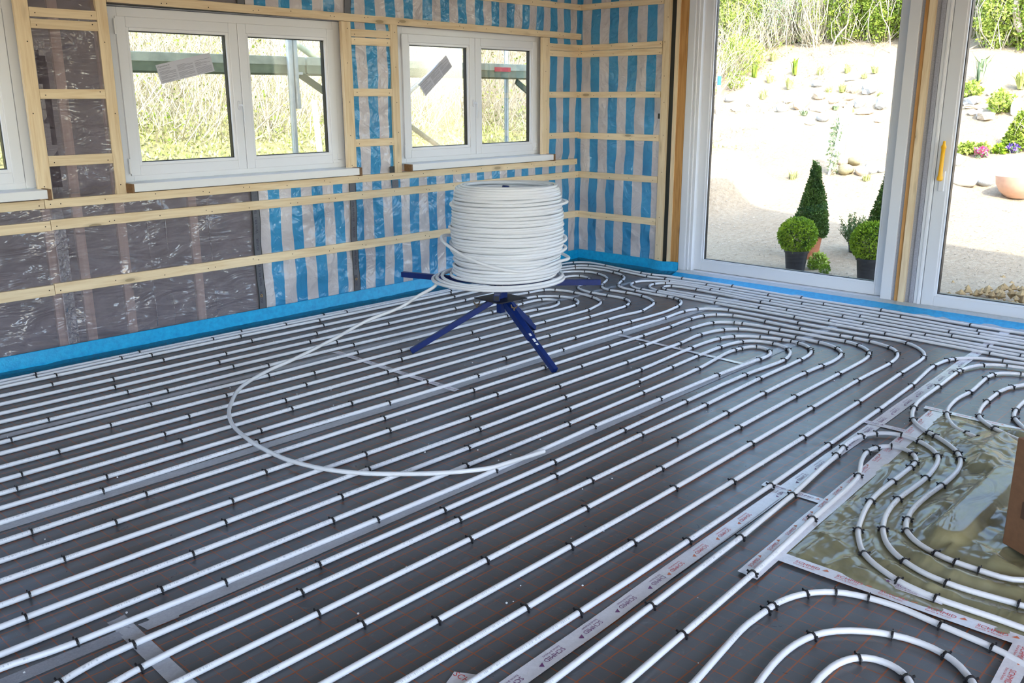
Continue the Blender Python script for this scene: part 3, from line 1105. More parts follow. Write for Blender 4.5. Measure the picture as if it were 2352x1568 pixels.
Dp = [(-0.002, -1.182), (-0.002, -5.3)]
es = empty('edge_insulation_strip', (-0.05, -3.0, 0))
tag(es, 'flat blue edge film running along the threshold of the glass doors', 'edge strip')
iv = Matrix.Translation(es.location).inverted()
c = strip_along(Dp, [(0.0, 0.052), (0.012, 0.050), (0.035, 0.040), (0.05, 0.034)], 0.003).build('pale_film_edge', M['film_white'], es, smooth=True)
k = strip_along(Dp, [(0.048, 0.034), (0.075, 0.026), (0.115, 0.014), (0.150, 0.004)], 0.006, 0.03).build('blue_film', M['blue_foam'], es, smooth=True)
k2 = strip_along(Dp, [(0.12, 0.011), (0.15, 0.0045), (0.20, 0.002), (0.225, 0.002)], 0.006, 0.04).build('pale_film_skirt', M['film_white'], es, smooth=True)
c.matrix_parent_inverse = k.matrix_parent_inverse = k2.matrix_parent_inverse = iv

# ------------------------------------------------------------------ heating pipes on the floor (measured in metres: x,y points; clips as x,y,angle)
PIPES = [
    ('p1', '-7.300,-0.170 -5.994,-0.170 -5.242,-0.169 -4.500,-0.155 -4.081,-0.152 -3.801,-0.153 -2.555,-0.175 -2.175,-0.179 -1.919,-0.179 -1.791,-0.176 -1.661,-0.172 -1.528,-0.166 -1.388,-0.157 -0.813,-0.114 -0.680,-0.106 -0.556,-0.099 -0.445,-0.096 -0.350,-0.097 -0.273,-0.103 -0.214,-0.113 -0.171,-0.129 -0.141,-0.150 -0.120,-0.176 -0.106,-0.209 -0.098,-0.245 -0.095,-0.283 -0.097,-0.319 -0.101,-0.354 -0.148,-0.587 -0.187,-0.824 -0.199,-0.923 -0.202,-0.958 -0.203,-0.994 -0.201,-1.028 -0.195,-1.061 -0.177,-1.124 -0.170,-1.156 -0.166,-1.189 -0.164,-1.221 -0.168,-1.726 -0.171,-1.805 -0.181,-1.963 -0.200,-2.205 -0.209,-2.334 -0.215,-2.462 -0.218,-2.590 -0.217,-2.970 -0.219,-3.095 -0.225,-3.218 -0.251,-3.592 -0.258,-3.718 -0.262,-3.840 -0.267,-4.082 -0.270,-5.000',
     '-5.126,-0.167,0.02 -4.506,-0.156,0.02 -3.793,-0.153,-0.02 -3.125,-0.165,-0.02 -1.787,-0.176,0.03 -0.204,-0.117,-0.35 -0.122,-0.456,-1.77 -0.198,-0.918,-1.69 -0.200,-1.030,-1.39 -0.165,-1.327,-1.58 -0.172,-1.824,-1.63 -0.215,-2.461,-1.62 -0.219,-3.095,-1.59 -0.258,-3.729,-1.61'),
    ('p2', '-7.300,-0.235 -5.994,-0.235 -5.373,-0.231 -4.605,-0.208 -4.279,-0.203 -3.060,-0.213 -1.919,-0.217 -1.788,-0.216 -1.656,-0.213 -1.087,-0.194 -0.946,-0.191 -0.811,-0.189 -0.685,-0.190 -0.572,-0.195 -0.475,-0.203 -0.396,-0.215 -0.337,-0.232 -0.295,-0.252 -0.267,-0.276 -0.247,-0.302 -0.233,-0.331 -0.224,-0.362 -0.218,-0.395 -0.215,-0.429 -0.214,-0.465 -0.215,-0.499 -0.217,-0.531 -0.225,-0.594 -0.291,-0.984 -0.299,-1.048 -0.301,-1.079 -0.301,-1.139 -0.278,-1.575 -0.277,-1.730 -0.319,-2.785 -0.327,-3.161 -0.333,-3.285 -0.345,-3.407 -0.382,-3.680 -0.388,-3.749 -0.395,-3.855 -0.398,-3.945 -0.401,-4.057 -0.403,-4.183 -0.400,-5.000',
     '-5.145,-0.225,0.03 -4.644,-0.209,0.03 -4.029,-0.205,-0.01 -3.476,-0.210,-0.01 -2.955,-0.214,-0.00 -1.905,-0.217,0.01 -0.324,-0.238,-0.45 -0.233,-0.331,-1.12 -0.245,-0.711,-1.74 -0.299,-1.050,-1.63 -0.296,-1.238,-1.52 -0.277,-1.640,-1.56 -0.296,-2.221,-1.61 -0.316,-2.693,-1.61 -0.333,-3.282,-1.62 -0.393,-3.818,-1.63'),
    ('p3', '-7.300,-0.300 -5.990,-0.295 -4.779,-0.281 -4.443,-0.272 -4.116,-0.269 -3.870,-0.269 -3.259,-0.279 -2.899,-0.280 -1.971,-0.279 -1.834,-0.278 -1.692,-0.275 -1.235,-0.261 -1.084,-0.258 -0.938,-0.257 -0.803,-0.259 -0.681,-0.265 -0.577,-0.277 -0.493,-0.294 -0.432,-0.316 -0.391,-0.342 -0.366,-0.370 -0.350,-0.400 -0.339,-0.430 -0.330,-0.461 -0.324,-0.491 -0.321,-0.522 -0.320,-0.553 -0.322,-0.585 -0.326,-0.619 -0.332,-0.654 -0.340,-0.688 -0.349,-0.721 -0.359,-0.753 -0.370,-0.783 -0.384,-0.814 -0.402,-0.845 -0.424,-0.875 -0.447,-0.900 -0.472,-0.923 -0.500,-0.944 -0.533,-0.964 -0.568,-0.982 -0.667,-1.024 -0.697,-1.039 -0.727,-1.054 -0.756,-1.071 -0.782,-1.090 -0.807,-1.113 -0.829,-1.141 -0.845,-1.171 -0.856,-1.203 -0.863,-1.235 -0.883,-1.444 -0.889,-1.521 -0.889,-1.558 -0.887,-1.630 -0.888,-1.665 -0.892,-1.700 -0.900,-1.732 -0.912,-1.761 -0.927,-1.787 -0.946,-1.811 -0.967,-1.833 -0.993,-1.853 -1.022,-1.869 -1.055,-1.884 -1.092,-1.898 -1.131,-1.909 -1.169,-1.918 -1.274,-1.935 -1.336,-1.943 -1.401,-1.946 -1.576,-1.944 -1.751,-1.936 -2.029,-1.930 -2.451,-1.926 -3.661,-1.931 -4.184,-1.924 -4.674,-1.929 -5.476,-1.940 -6.685,-1.941 -7.300,-1.940',
     '-5.056,-0.284,0.01 -4.485,-0.273,0.03 -5.488,-1.940,-3.14 -3.866,-0.269,-0.02 -3.245,-0.279,-0.00 -4.207,-1.924,-3.13 -1.968,-0.279,0.01 -0.421,-0.323,-0.56 -0.349,-0.722,-1.87 -0.430,-0.882,-2.30 -0.624,-1.006,-2.73 -0.796,-1.103,-2.39 -0.873,-1.339,-1.67 -1.780,-1.936,3.12 -0.888,-1.662,-1.59 -0.902,-1.737,-1.96 -1.131,-1.909,-2.86 -0.944,-1.809,-2.22 -3.052,-1.928,-3.14 -2.385,-1.926,3.13 -3.691,-1.930,3.13 -4.747,-1.930,-3.13'),
    ('p4', '-7.300,-0.455 -5.995,-0.455 -5.374,-0.451 -5.132,-0.447 -4.366,-0.426 -3.758,-0.420 -3.344,-0.425 -2.718,-0.422 -2.319,-0.418 -2.052,-0.412 -1.916,-0.407 -1.775,-0.400 -1.186,-0.364 -1.050,-0.357 -0.927,-0.353 -0.821,-0.353 -0.733,-0.358 -0.667,-0.367 -0.620,-0.381 -0.586,-0.398 -0.558,-0.419 -0.534,-0.443 -0.513,-0.470 -0.495,-0.501 -0.482,-0.535 -0.478,-0.573 -0.482,-0.613 -0.492,-0.651 -0.505,-0.686 -0.519,-0.717 -0.535,-0.746 -0.551,-0.773 -0.570,-0.798 -0.591,-0.821 -0.615,-0.844 -0.641,-0.864 -0.668,-0.882 -0.695,-0.897 -0.812,-0.953 -0.845,-0.970 -0.879,-0.991 -0.913,-1.017 -0.944,-1.046 -0.967,-1.077 -0.983,-1.107 -0.992,-1.132 -0.996,-1.155 -0.997,-1.179 -0.989,-1.286 -0.987,-1.328 -0.986,-1.368 -0.988,-1.406 -0.992,-1.440 -1.000,-1.472 -1.009,-1.503 -1.020,-1.533 -1.033,-1.564 -1.051,-1.597 -1.073,-1.630 -1.099,-1.661 -1.128,-1.689 -1.158,-1.710 -1.188,-1.727 -1.219,-1.740 -1.251,-1.750 -1.382,-1.786 -1.412,-1.794 -1.443,-1.798 -1.473,-1.799 -1.504,-1.798 -1.639,-1.781 -1.672,-1.778 -1.705,-1.778 -1.812,-1.781 -1.871,-1.781 -2.453,-1.769 -2.839,-1.766 -4.062,-1.767 -4.461,-1.769 -5.630,-1.792 -6.909,-1.799 -7.300,-1.800',
     '-5.140,-0.447,0.02 -4.487,-0.429,0.03 -5.074,-1.781,-3.12 -5.789,-1.792,-3.14 -3.878,-0.421,0.01 -3.314,-0.425,0.00 -4.467,-1.770,-3.12 -2.050,-0.412,0.04 -2.463,-1.769,3.13 -0.496,-0.499,-1.04 -0.494,-0.656,-1.93 -0.665,-0.880,-2.55 -0.850,-0.973,-2.60 -0.926,-1.029,-2.37 -0.997,-1.169,-1.59 -0.987,-1.329,-1.55 -1.841,-1.781,-3.14 -1.009,-1.502,-1.86 -1.157,-1.709,-2.52 -1.444,-1.798,-3.10 -3.768,-1.767,-3.14'),
    ('p5', '-7.300,-0.600 -5.998,-0.600 -4.851,-0.596 -3.629,-0.578 -2.339,-0.568 -2.075,-0.564 -1.793,-0.556 -1.212,-0.532 -1.087,-0.528 -0.978,-0.526 -0.889,-0.526 -0.821,-0.529 -0.770,-0.537 -0.733,-0.550 -0.708,-0.570 -0.692,-0.597 -0.687,-0.628 -0.693,-0.662 -0.708,-0.698 -0.731,-0.733 -0.758,-0.763 -0.788,-0.790 -0.822,-0.810 -0.860,-0.826 -0.899,-0.838 -0.977,-0.854 -1.014,-0.864 -1.051,-0.879 -1.084,-0.900 -1.112,-0.928 -1.134,-0.961 -1.151,-0.998 -1.163,-1.037 -1.172,-1.077 -1.176,-1.116 -1.177,-1.152 -1.176,-1.382 -1.178,-1.420 -1.185,-1.457 -1.199,-1.491 -1.221,-1.519 -1.250,-1.545 -1.283,-1.567 -1.317,-1.586 -1.352,-1.601 -1.387,-1.611 -1.423,-1.618 -1.459,-1.621 -1.834,-1.632 -1.973,-1.634 -3.228,-1.625 -3.613,-1.623 -4.013,-1.626 -5.079,-1.638 -5.703,-1.651 -6.920,-1.659 -7.300,-1.660',
     '-4.866,-0.596,0.00 -5.721,-1.651,-3.14 -5.083,-1.638,-3.12 -4.157,-0.586,0.01 -3.478,-0.577,0.01 -4.414,-1.630,-3.13 -3.724,-1.624,-3.13 -2.077,-0.564,0.02 -2.469,-1.630,3.13 -0.692,-0.597,-1.03 -0.732,-0.734,-2.29 -0.940,-0.846,-2.94 -1.088,-0.904,-2.35 -1.176,-1.120,-1.60 -1.176,-1.282,-1.56 -1.863,-1.633,-3.13 -1.190,-1.469,-1.97 -1.303,-1.578,-2.64 -1.397,-1.613,-2.96'),
    ('p6', '-7.300,-0.755 -5.993,-0.755 -5.307,-0.753 -5.048,-0.750 -4.790,-0.744 -4.409,-0.730 -4.283,-0.726 -4.155,-0.724 -2.841,-0.719 -2.234,-0.718 -1.805,-0.704 -1.746,-0.706 -1.716,-0.708 -1.685,-0.712 -1.564,-0.735 -1.532,-0.740 -1.425,-0.750 -1.393,-0.754 -1.366,-0.760 -1.344,-0.771 -1.325,-0.786 -1.309,-0.808 -1.294,-0.837 -1.281,-0.871 -1.271,-0.908 -1.266,-0.944 -1.265,-0.980 -1.267,-1.015 -1.270,-1.050 -1.275,-1.085 -1.287,-1.151 -1.294,-1.182 -1.303,-1.213 -1.314,-1.244 -1.328,-1.277 -1.344,-1.309 -1.363,-1.340 -1.385,-1.368 -1.410,-1.391 -1.438,-1.410 -1.468,-1.425 -1.500,-1.437 -1.533,-1.447 -1.631,-1.474 -1.662,-1.481 -1.693,-1.487 -1.724,-1.490 -1.790,-1.493 -2.970,-1.480 -3.637,-1.480 -4.876,-1.489 -5.612,-1.501 -6.899,-1.508 -7.300,-1.510',
     '-4.925,-0.747,0.03 -5.512,-1.499,-3.13 -4.882,-1.489,-3.13 -4.283,-0.726,0.03 -3.632,-0.722,0.00 -2.974,-0.720,0.00 -4.185,-1.484,-3.13 -2.329,-0.718,0.00 -2.836,-1.482,3.13 -2.189,-1.489,3.13 -1.364,-0.761,-0.44 -1.297,-0.831,-1.09 -1.535,-0.740,-0.15 -1.267,-1.015,-1.62 -1.313,-1.242,-1.90 -1.410,-1.390,-2.39 -1.695,-1.487,-3.02 -3.498,-1.480,3.14'),
    ('p7', '-7.300,-0.890 -6.000,-0.890 -5.139,-0.887 -4.904,-0.883 -4.276,-0.867 -2.973,-0.857 -2.607,-0.857 -2.468,-0.860 -2.361,-0.866 -2.299,-0.867 -2.044,-0.851 -1.943,-0.850 -1.841,-0.853 -1.745,-0.860 -1.682,-0.868 -1.651,-0.874 -1.622,-0.881 -1.593,-0.893 -1.564,-0.908 -1.536,-0.929 -1.511,-0.955 -1.488,-0.986 -1.469,-1.019 -1.457,-1.052 -1.451,-1.084 -1.449,-1.116 -1.453,-1.146 -1.461,-1.177 -1.476,-1.206 -1.498,-1.235 -1.526,-1.260 -1.558,-1.282 -1.592,-1.297 -1.626,-1.308 -1.659,-1.315 -1.694,-1.319 -1.763,-1.323 -1.848,-1.322 -2.100,-1.311 -2.253,-1.311 -2.732,-1.326 -3.980,-1.331 -5.182,-1.330 -6.511,-1.336 -7.300,-1.340',
     '-4.915,-0.883,0.01 -5.204,-1.330,-3.14 -4.272,-0.867,0.01 -3.522,-0.861,0.01 -4.583,-1.331,3.14 -4.023,-1.331,3.14 -2.749,-1.326,-3.14 -2.164,-1.311,3.14 -1.747,-0.860,-0.08 -1.596,-0.891,-0.37 -1.467,-1.024,-1.21 -1.461,-1.175,-1.85 -1.628,-1.309,-2.95 -3.374,-1.329,-3.14'),
    ('p8', '-7.300,-1.040 -5.990,-1.035 -5.132,-1.027 -4.758,-1.020 -4.122,-1.002 -3.752,-0.997 -3.499,-0.996 -3.241,-0.998 -2.549,-1.010 -2.333,-1.012 -2.201,-1.010 -2.129,-1.007 -2.035,-0.997 -1.936,-0.984 -1.870,-0.979 -1.804,-0.977 -1.740,-0.978 -1.709,-0.981 -1.680,-0.986 -1.652,-0.995 -1.625,-1.010 -1.604,-1.033 -1.595,-1.061 -1.598,-1.093 -1.612,-1.126 -1.634,-1.155 -1.661,-1.178 -1.691,-1.195 -1.722,-1.207 -1.756,-1.216 -1.790,-1.219 -1.826,-1.219 -1.862,-1.213 -1.932,-1.198 -1.962,-1.193 -2.017,-1.187 -2.218,-1.175 -2.492,-1.165 -2.759,-1.158 -2.896,-1.156 -3.172,-1.156 -3.583,-1.162 -4.103,-1.175 -4.235,-1.177 -4.509,-1.177 -4.788,-1.175 -5.057,-1.176 -5.701,-1.188 -6.922,-1.194 -7.300,-1.195',
     '-5.379,-1.029,0.01 -4.758,-1.020,0.03 -5.605,-1.186,-3.12 -4.927,-1.176,-3.14 -4.118,-1.002,0.02 -3.488,-0.996,-0.01 -4.229,-1.177,-3.13 -3.585,-1.162,-3.12 -2.232,-1.011,0.01 -2.240,-1.174,3.10 -1.940,-1.197,2.96 -1.869,-0.979,0.03 -1.657,-0.993,-0.31 -1.625,-1.143,-2.22'),
    ('q1', '-0.490,-5.000 -0.488,-4.217 -0.486,-4.092 -0.483,-3.968 -0.477,-3.840 -0.469,-3.706 -0.436,-3.303 -0.428,-3.175 -0.423,-3.050 -0.416,-2.688 -0.412,-2.566 -0.406,-2.443 -0.373,-1.956 -0.353,-1.547 -0.352,-1.452 -0.354,-1.397 -0.357,-1.372 -0.361,-1.347 -0.368,-1.320 -0.380,-1.290 -0.395,-1.259 -0.414,-1.231 -0.434,-1.205 -0.455,-1.182 -0.478,-1.162 -0.506,-1.144 -0.538,-1.130 -0.574,-1.123 -0.612,-1.124 -0.648,-1.134 -0.683,-1.151 -0.715,-1.175 -0.743,-1.203 -0.764,-1.233 -0.780,-1.263 -0.789,-1.291 -0.793,-1.319 -0.837,-2.041 -0.867,-2.860 -0.880,-3.127 -0.895,-3.392 -0.933,-3.919 -0.941,-4.052 -0.947,-4.184 -0.950,-4.317 -0.960,-5.000',
     '-0.795,-1.341,-1.63 -0.804,-1.499,-1.63 -0.612,-1.124,-3.10 -0.366,-1.328,1.83 -0.366,-1.823,1.52 -0.837,-2.061,-1.61 -0.862,-2.727,-1.61 -0.412,-2.564,1.52 -0.428,-3.168,1.53 -0.895,-3.392,-1.63 -0.478,-3.853,1.53 -0.941,-4.056,-1.61'),
    ('q2', '-0.560,-5.000 -0.557,-4.050 -0.553,-3.801 -0.549,-3.678 -0.544,-3.553 -0.516,-3.066 -0.494,-2.471 -0.486,-2.319 -0.414,-1.574 -0.410,-1.513 -0.409,-1.485 -0.410,-1.459 -0.413,-1.434 -0.421,-1.407 -0.435,-1.377 -0.454,-1.348 -0.475,-1.324 -0.498,-1.305 -0.523,-1.292 -0.551,-1.285 -0.583,-1.287 -0.618,-1.297 -0.652,-1.317 -0.683,-1.344 -0.709,-1.375 -0.728,-1.408 -0.741,-1.441 -0.748,-1.475 -0.752,-1.510 -0.756,-2.361 -0.821,-3.521 -0.851,-3.937 -0.860,-4.072 -0.867,-4.206 -0.872,-4.338 -0.875,-4.470 -0.880,-5.000',
     '-0.748,-1.473,-1.79 -0.547,-1.286,2.90 -0.457,-1.345,2.30 -0.487,-2.340,1.52 -0.433,-1.775,1.47 -0.753,-1.824,-1.58 -0.758,-2.391,-1.63 -0.516,-3.063,1.53 -0.789,-2.956,-1.63 -0.822,-3.537,-1.64 -0.550,-3.687,1.54 -0.867,-4.209,-1.61'),
    ('q3', '-0.660,-5.000 -0.657,-4.097 -0.652,-3.852 -0.648,-3.729 -0.643,-3.601 -0.627,-3.343 -0.602,-2.966 -0.581,-2.568 -0.573,-2.435 -0.563,-2.304 -0.551,-2.173 -0.524,-1.920 -0.513,-1.809 -0.505,-1.722 -0.502,-1.660 -0.500,-1.582 -0.502,-1.520 -0.505,-1.493 -0.509,-1.469 -0.517,-1.447 -0.529,-1.429 -0.549,-1.417 -0.574,-1.414 -0.601,-1.420 -0.626,-1.434 -0.645,-1.453 -0.659,-1.477 -0.668,-1.504 -0.672,-1.534 -0.674,-1.566 -0.684,-2.549 -0.747,-3.633 -0.772,-3.930 -0.777,-4.031 -0.782,-4.224 -0.790,-5.000',
     '-0.516,-1.450,1.91 -0.630,-1.438,-2.36 -0.668,-1.504,-1.89 -0.563,-2.301,1.48 -0.503,-1.685,1.51 -0.678,-1.983,-1.58 -0.686,-2.579,-1.63 -0.603,-2.971,1.50 -0.720,-3.171,-1.63 -0.746,-3.601,-1.63 -0.649,-3.737,1.54 -0.775,-3.997,-1.62'),
    ('p15', '-7.300,-2.080 -6.006,-2.075 -5.661,-2.071 -5.425,-2.066 -5.068,-2.055 -4.952,-2.053 -4.833,-2.051 -4.708,-2.052 -4.067,-2.065 -3.811,-2.067 -2.539,-2.058 -1.582,-2.055 -1.490,-2.051 -1.324,-2.037 -1.294,-2.035 -1.265,-2.035 -1.235,-2.037 -1.204,-2.041 -1.172,-2.048 -1.142,-2.058 -1.112,-2.071 -1.084,-2.089 -1.058,-2.110 -1.036,-2.136 -1.018,-2.164 -1.004,-2.196 -0.993,-2.228 -0.986,-2.261 -0.981,-2.294 -0.979,-2.326 -0.985,-2.510 -1.010,-2.990 -1.017,-3.283 -1.016,-3.341 -1.010,-3.438 -1.010,-3.469 -1.012,-3.499 -1.017,-3.531 -1.026,-3.562 -1.041,-3.594 -1.060,-3.625 -1.083,-3.653 -1.106,-3.678 -1.130,-3.699 -1.155,-3.719 -1.181,-3.737 -1.210,-3.754 -1.242,-3.768 -1.278,-3.779 -1.314,-3.788 -1.350,-3.794 -1.419,-3.800 -1.774,-3.813 -2.381,-3.845 -3.071,-3.869 -3.749,-3.886 -4.974,-3.911 -6.249,-3.922 -7.300,-3.930',
     '-5.559,-2.069,0.02 -4.070,-2.065,-0.02 -2.048,-2.056,0.00 -1.522,-2.052,0.04 -1.249,-2.036,-0.07 -1.115,-2.070,-0.43 -0.985,-2.264,-1.43 -1.002,-2.824,-1.62 -1.016,-3.334,-1.56 -1.039,-3.590,-2.00 -1.305,-3.786,-2.91 -1.746,-3.812,-3.10 -2.404,-3.846,-3.11 -3.073,-3.869,-3.12 -2.668,-2.059,0.01 -3.745,-3.886,-3.12 -4.460,-3.900,-3.12 -5.039,-3.911,-3.13 -3.423,-2.064,0.01 -4.836,-2.052,0.01'),
    ('p16', '-7.300,-2.245 -6.005,-2.241 -5.425,-2.228 -4.229,-2.227 -3.056,-2.233 -1.841,-2.225 -1.711,-2.223 -1.480,-2.205 -1.415,-2.203 -1.379,-2.203 -1.342,-2.205 -1.306,-2.209 -1.271,-2.217 -1.236,-2.229 -1.204,-2.246 -1.177,-2.267 -1.155,-2.290 -1.138,-2.316 -1.125,-2.344 -1.116,-2.374 -1.110,-2.404 -1.107,-2.435 -1.106,-2.467 -1.107,-2.500 -1.113,-2.567 -1.143,-2.818 -1.148,-2.882 -1.150,-2.947 -1.144,-3.242 -1.145,-3.282 -1.147,-3.321 -1.152,-3.360 -1.159,-3.399 -1.169,-3.437 -1.183,-3.475 -1.199,-3.512 -1.218,-3.546 -1.238,-3.573 -1.262,-3.596 -1.289,-3.616 -1.320,-3.634 -1.356,-3.649 -1.393,-3.661 -1.429,-3.669 -1.461,-3.675 -1.520,-3.682 -1.609,-3.688 -1.977,-3.685 -2.082,-3.687 -2.785,-3.714 -3.833,-3.745 -4.098,-3.750 -5.369,-3.762 -6.629,-3.774 -7.300,-3.780',
     '-5.893,-2.239,0.02 -5.455,-2.229,0.02 -1.711,-2.223,0.07 -1.421,-2.203,0.03 -1.272,-2.217,-0.22 -1.175,-2.269,-0.83 -1.116,-2.374,-1.26 -1.122,-2.638,-1.69 -1.149,-2.912,-1.61 -1.145,-3.195,-1.55 -1.145,-3.282,-1.59 -1.159,-3.398,-1.76 -1.221,-3.550,-2.21 -1.325,-3.636,-2.74 -1.585,-3.686,-3.08 -2.042,-3.686,-3.12 -2.655,-3.709,-3.10 -3.037,-2.233,0.01 -2.410,-2.228,0.01 -2.039,-2.226,0.01 -3.964,-3.748,-3.12 -3.308,-3.730,-3.11 -4.634,-3.755,-3.13 -5.275,-3.761,-3.13 -3.621,-2.230,-0.00 -4.237,-2.227,0.00'),
    ('p17', '-7.300,-2.395 -5.983,-2.390 -4.738,-2.382 -3.446,-2.376 -2.881,-2.376 -2.373,-2.380 -2.215,-2.379 -1.758,-2.355 -1.636,-2.355 -1.526,-2.359 -1.493,-2.361 -1.462,-2.365 -1.433,-2.371 -1.406,-2.381 -1.379,-2.394 -1.355,-2.412 -1.335,-2.434 -1.318,-2.461 -1.304,-2.489 -1.294,-2.518 -1.286,-2.546 -1.279,-2.576 -1.274,-2.607 -1.270,-2.640 -1.267,-2.675 -1.265,-2.823 -1.258,-2.933 -1.258,-2.966 -1.264,-3.093 -1.265,-3.158 -1.263,-3.225 -1.263,-3.255 -1.265,-3.283 -1.270,-3.309 -1.278,-3.335 -1.290,-3.360 -1.306,-3.387 -1.326,-3.416 -1.349,-3.443 -1.373,-3.466 -1.399,-3.485 -1.428,-3.502 -1.462,-3.516 -1.500,-3.527 -1.538,-3.535 -1.577,-3.541 -1.646,-3.547 -1.824,-3.552 -2.522,-3.562 -3.160,-3.580 -4.386,-3.602 -5.640,-3.613 -6.909,-3.626 -7.300,-3.630',
     '-5.649,-2.388,0.01 -1.676,-2.355,0.00 -1.409,-2.380,-0.32 -1.304,-2.492,-1.22 -1.286,-2.547,-1.35 -1.265,-2.822,-1.56 -1.265,-3.283,-1.76 -1.303,-3.383,-2.09 -1.425,-3.500,-2.63 -1.503,-3.528,-2.93 -1.988,-3.554,-3.13 -2.542,-3.562,-3.11 -2.876,-2.377,-0.01 -2.236,-2.379,0.01 -3.589,-2.376,0.00 -3.833,-3.592,-3.12 -3.155,-3.580,-3.11 -4.355,-3.602,-3.12 -4.909,-3.607,-3.13 -5.442,-3.611,-3.13 -4.327,-2.380,0.00 -5.006,-2.384,0.01'),
    ('p18', '-7.300,-2.540 -6.002,-2.538 -5.252,-2.540 -4.591,-2.536 -3.946,-2.536 -2.665,-2.523 -2.091,-2.518 -2.001,-2.513 -1.842,-2.496 -1.813,-2.494 -1.783,-2.493 -1.752,-2.494 -1.719,-2.496 -1.685,-2.500 -1.651,-2.504 -1.618,-2.510 -1.587,-2.518 -1.557,-2.527 -1.528,-2.540 -1.499,-2.557 -1.472,-2.579 -1.448,-2.605 -1.428,-2.635 -1.412,-2.668 -1.401,-2.701 -1.393,-2.735 -1.389,-2.769 -1.385,-2.834 -1.384,-2.933 -1.387,-3.001 -1.392,-3.071 -1.405,-3.168 -1.410,-3.199 -1.419,-3.229 -1.431,-3.258 -1.448,-3.287 -1.468,-3.314 -1.491,-3.339 -1.517,-3.360 -1.546,-3.377 -1.577,-3.389 -1.609,-3.399 -1.641,-3.406 -1.674,-3.411 -1.706,-3.415 -1.737,-3.417 -1.768,-3.419 -1.800,-3.419 -1.992,-3.407 -2.211,-3.404 -2.665,-3.415 -3.404,-3.448 -3.635,-3.451 -4.416,-3.451 -4.963,-3.457 -6.281,-3.473 -7.300,-3.480',
     '-5.894,-2.538,-0.00 -2.038,-2.515,0.06 -1.754,-2.494,-0.02 -1.532,-2.538,-0.41 -1.448,-2.604,-0.83 -1.387,-2.804,-1.51 -1.405,-3.167,-1.70 -1.387,-2.999,-1.61 -1.467,-3.313,-2.20 -1.573,-3.388,-2.75 -1.899,-3.413,3.08 -2.101,-3.406,3.13 -2.600,-3.413,-3.12 -3.255,-2.529,0.01 -2.622,-2.523,0.01 -4.134,-3.451,-3.14 -3.501,-3.449,-3.13 -3.013,-3.430,-3.10 -4.592,-2.536,0.01 -4.839,-3.456,-3.13 -5.498,-3.463,-3.13 -5.253,-2.540,-0.00 -3.948,-2.536,-0.00'),
    ('p19', '-7.300,-2.700 -6.046,-2.697 -4.825,-2.681 -4.557,-2.681 -4.159,-2.683 -3.897,-2.682 -3.506,-2.674 -3.374,-2.673 -2.964,-2.675 -2.828,-2.675 -2.694,-2.672 -2.564,-2.665 -2.206,-2.639 -2.055,-2.630 -1.938,-2.628 -1.872,-2.629 -1.812,-2.632 -1.783,-2.636 -1.754,-2.641 -1.725,-2.647 -1.695,-2.657 -1.667,-2.668 -1.641,-2.684 -1.615,-2.704 -1.592,-2.728 -1.572,-2.756 -1.554,-2.786 -1.539,-2.819 -1.527,-2.854 -1.516,-2.890 -1.508,-2.925 -1.503,-2.959 -1.500,-2.991 -1.500,-3.021 -1.503,-3.050 -1.509,-3.078 -1.520,-3.106 -1.535,-3.134 -1.556,-3.161 -1.581,-3.185 -1.608,-3.205 -1.636,-3.221 -1.664,-3.233 -1.694,-3.242 -1.724,-3.249 -1.755,-3.254 -1.820,-3.260 -1.988,-3.264 -2.315,-3.265 -2.509,-3.271 -3.039,-3.289 -3.537,-3.292 -4.262,-3.313 -4.808,-3.314 -5.596,-3.322 -5.820,-3.321 -5.911,-3.325 -5.971,-3.330 -6.033,-3.338 -6.096,-3.349 -6.187,-3.369 -6.337,-3.411 -6.457,-3.449 -6.900,-3.620',
     '-6.064,-2.697,0.00 -6.001,-3.334,-3.01 -2.082,-2.632,0.06 -1.758,-2.640,-0.17 -1.644,-2.682,-0.52 -1.539,-2.819,-1.15 -1.503,-2.960,-1.49 -1.500,-3.023,-1.67 -1.509,-3.077,-1.78 -1.598,-3.198,-2.50 -1.638,-3.221,-2.74 -1.869,-3.261,-3.11 -2.379,-3.267,-3.11 -3.377,-2.673,0.01 -2.691,-2.671,0.05 -4.200,-3.311,-3.11 -3.556,-3.292,-3.11 -2.979,-3.287,-3.11 -4.687,-2.681,0.00 -4.758,-3.313,-3.14 -5.369,-2.688,0.01 -5.463,-3.321,-3.13 -4.025,-2.682,0.01'),
    ('p20', '-7.300,-2.830 -6.098,-2.827 -5.437,-2.828 -4.228,-2.817 -3.518,-2.813 -3.141,-2.806 -2.885,-2.798 -2.749,-2.791 -2.316,-2.766 -2.181,-2.759 -2.064,-2.756 -1.974,-2.755 -1.912,-2.757 -1.868,-2.760 -1.834,-2.763 -1.804,-2.768 -1.776,-2.774 -1.749,-2.781 -1.723,-2.791 -1.697,-2.804 -1.673,-2.822 -1.654,-2.844 -1.641,-2.871 -1.633,-2.901 -1.630,-2.933 -1.631,-2.966 -1.637,-2.998 -1.648,-3.029 -1.661,-3.057 -1.678,-3.081 -1.699,-3.102 -1.724,-3.121 -1.754,-3.140 -1.789,-3.156 -1.827,-3.169 -1.864,-3.179 -1.901,-3.186 -1.934,-3.191 -1.964,-3.193 -2.016,-3.193 -2.300,-3.174 -2.407,-3.171 -2.616,-3.172 -3.840,-3.205 -4.070,-3.211 -5.300,-3.213 -5.933,-3.207 -5.991,-3.208 -6.034,-3.209 -6.070,-3.213 -6.106,-3.219 -6.142,-3.227 -6.202,-3.244 -6.900,-3.500',
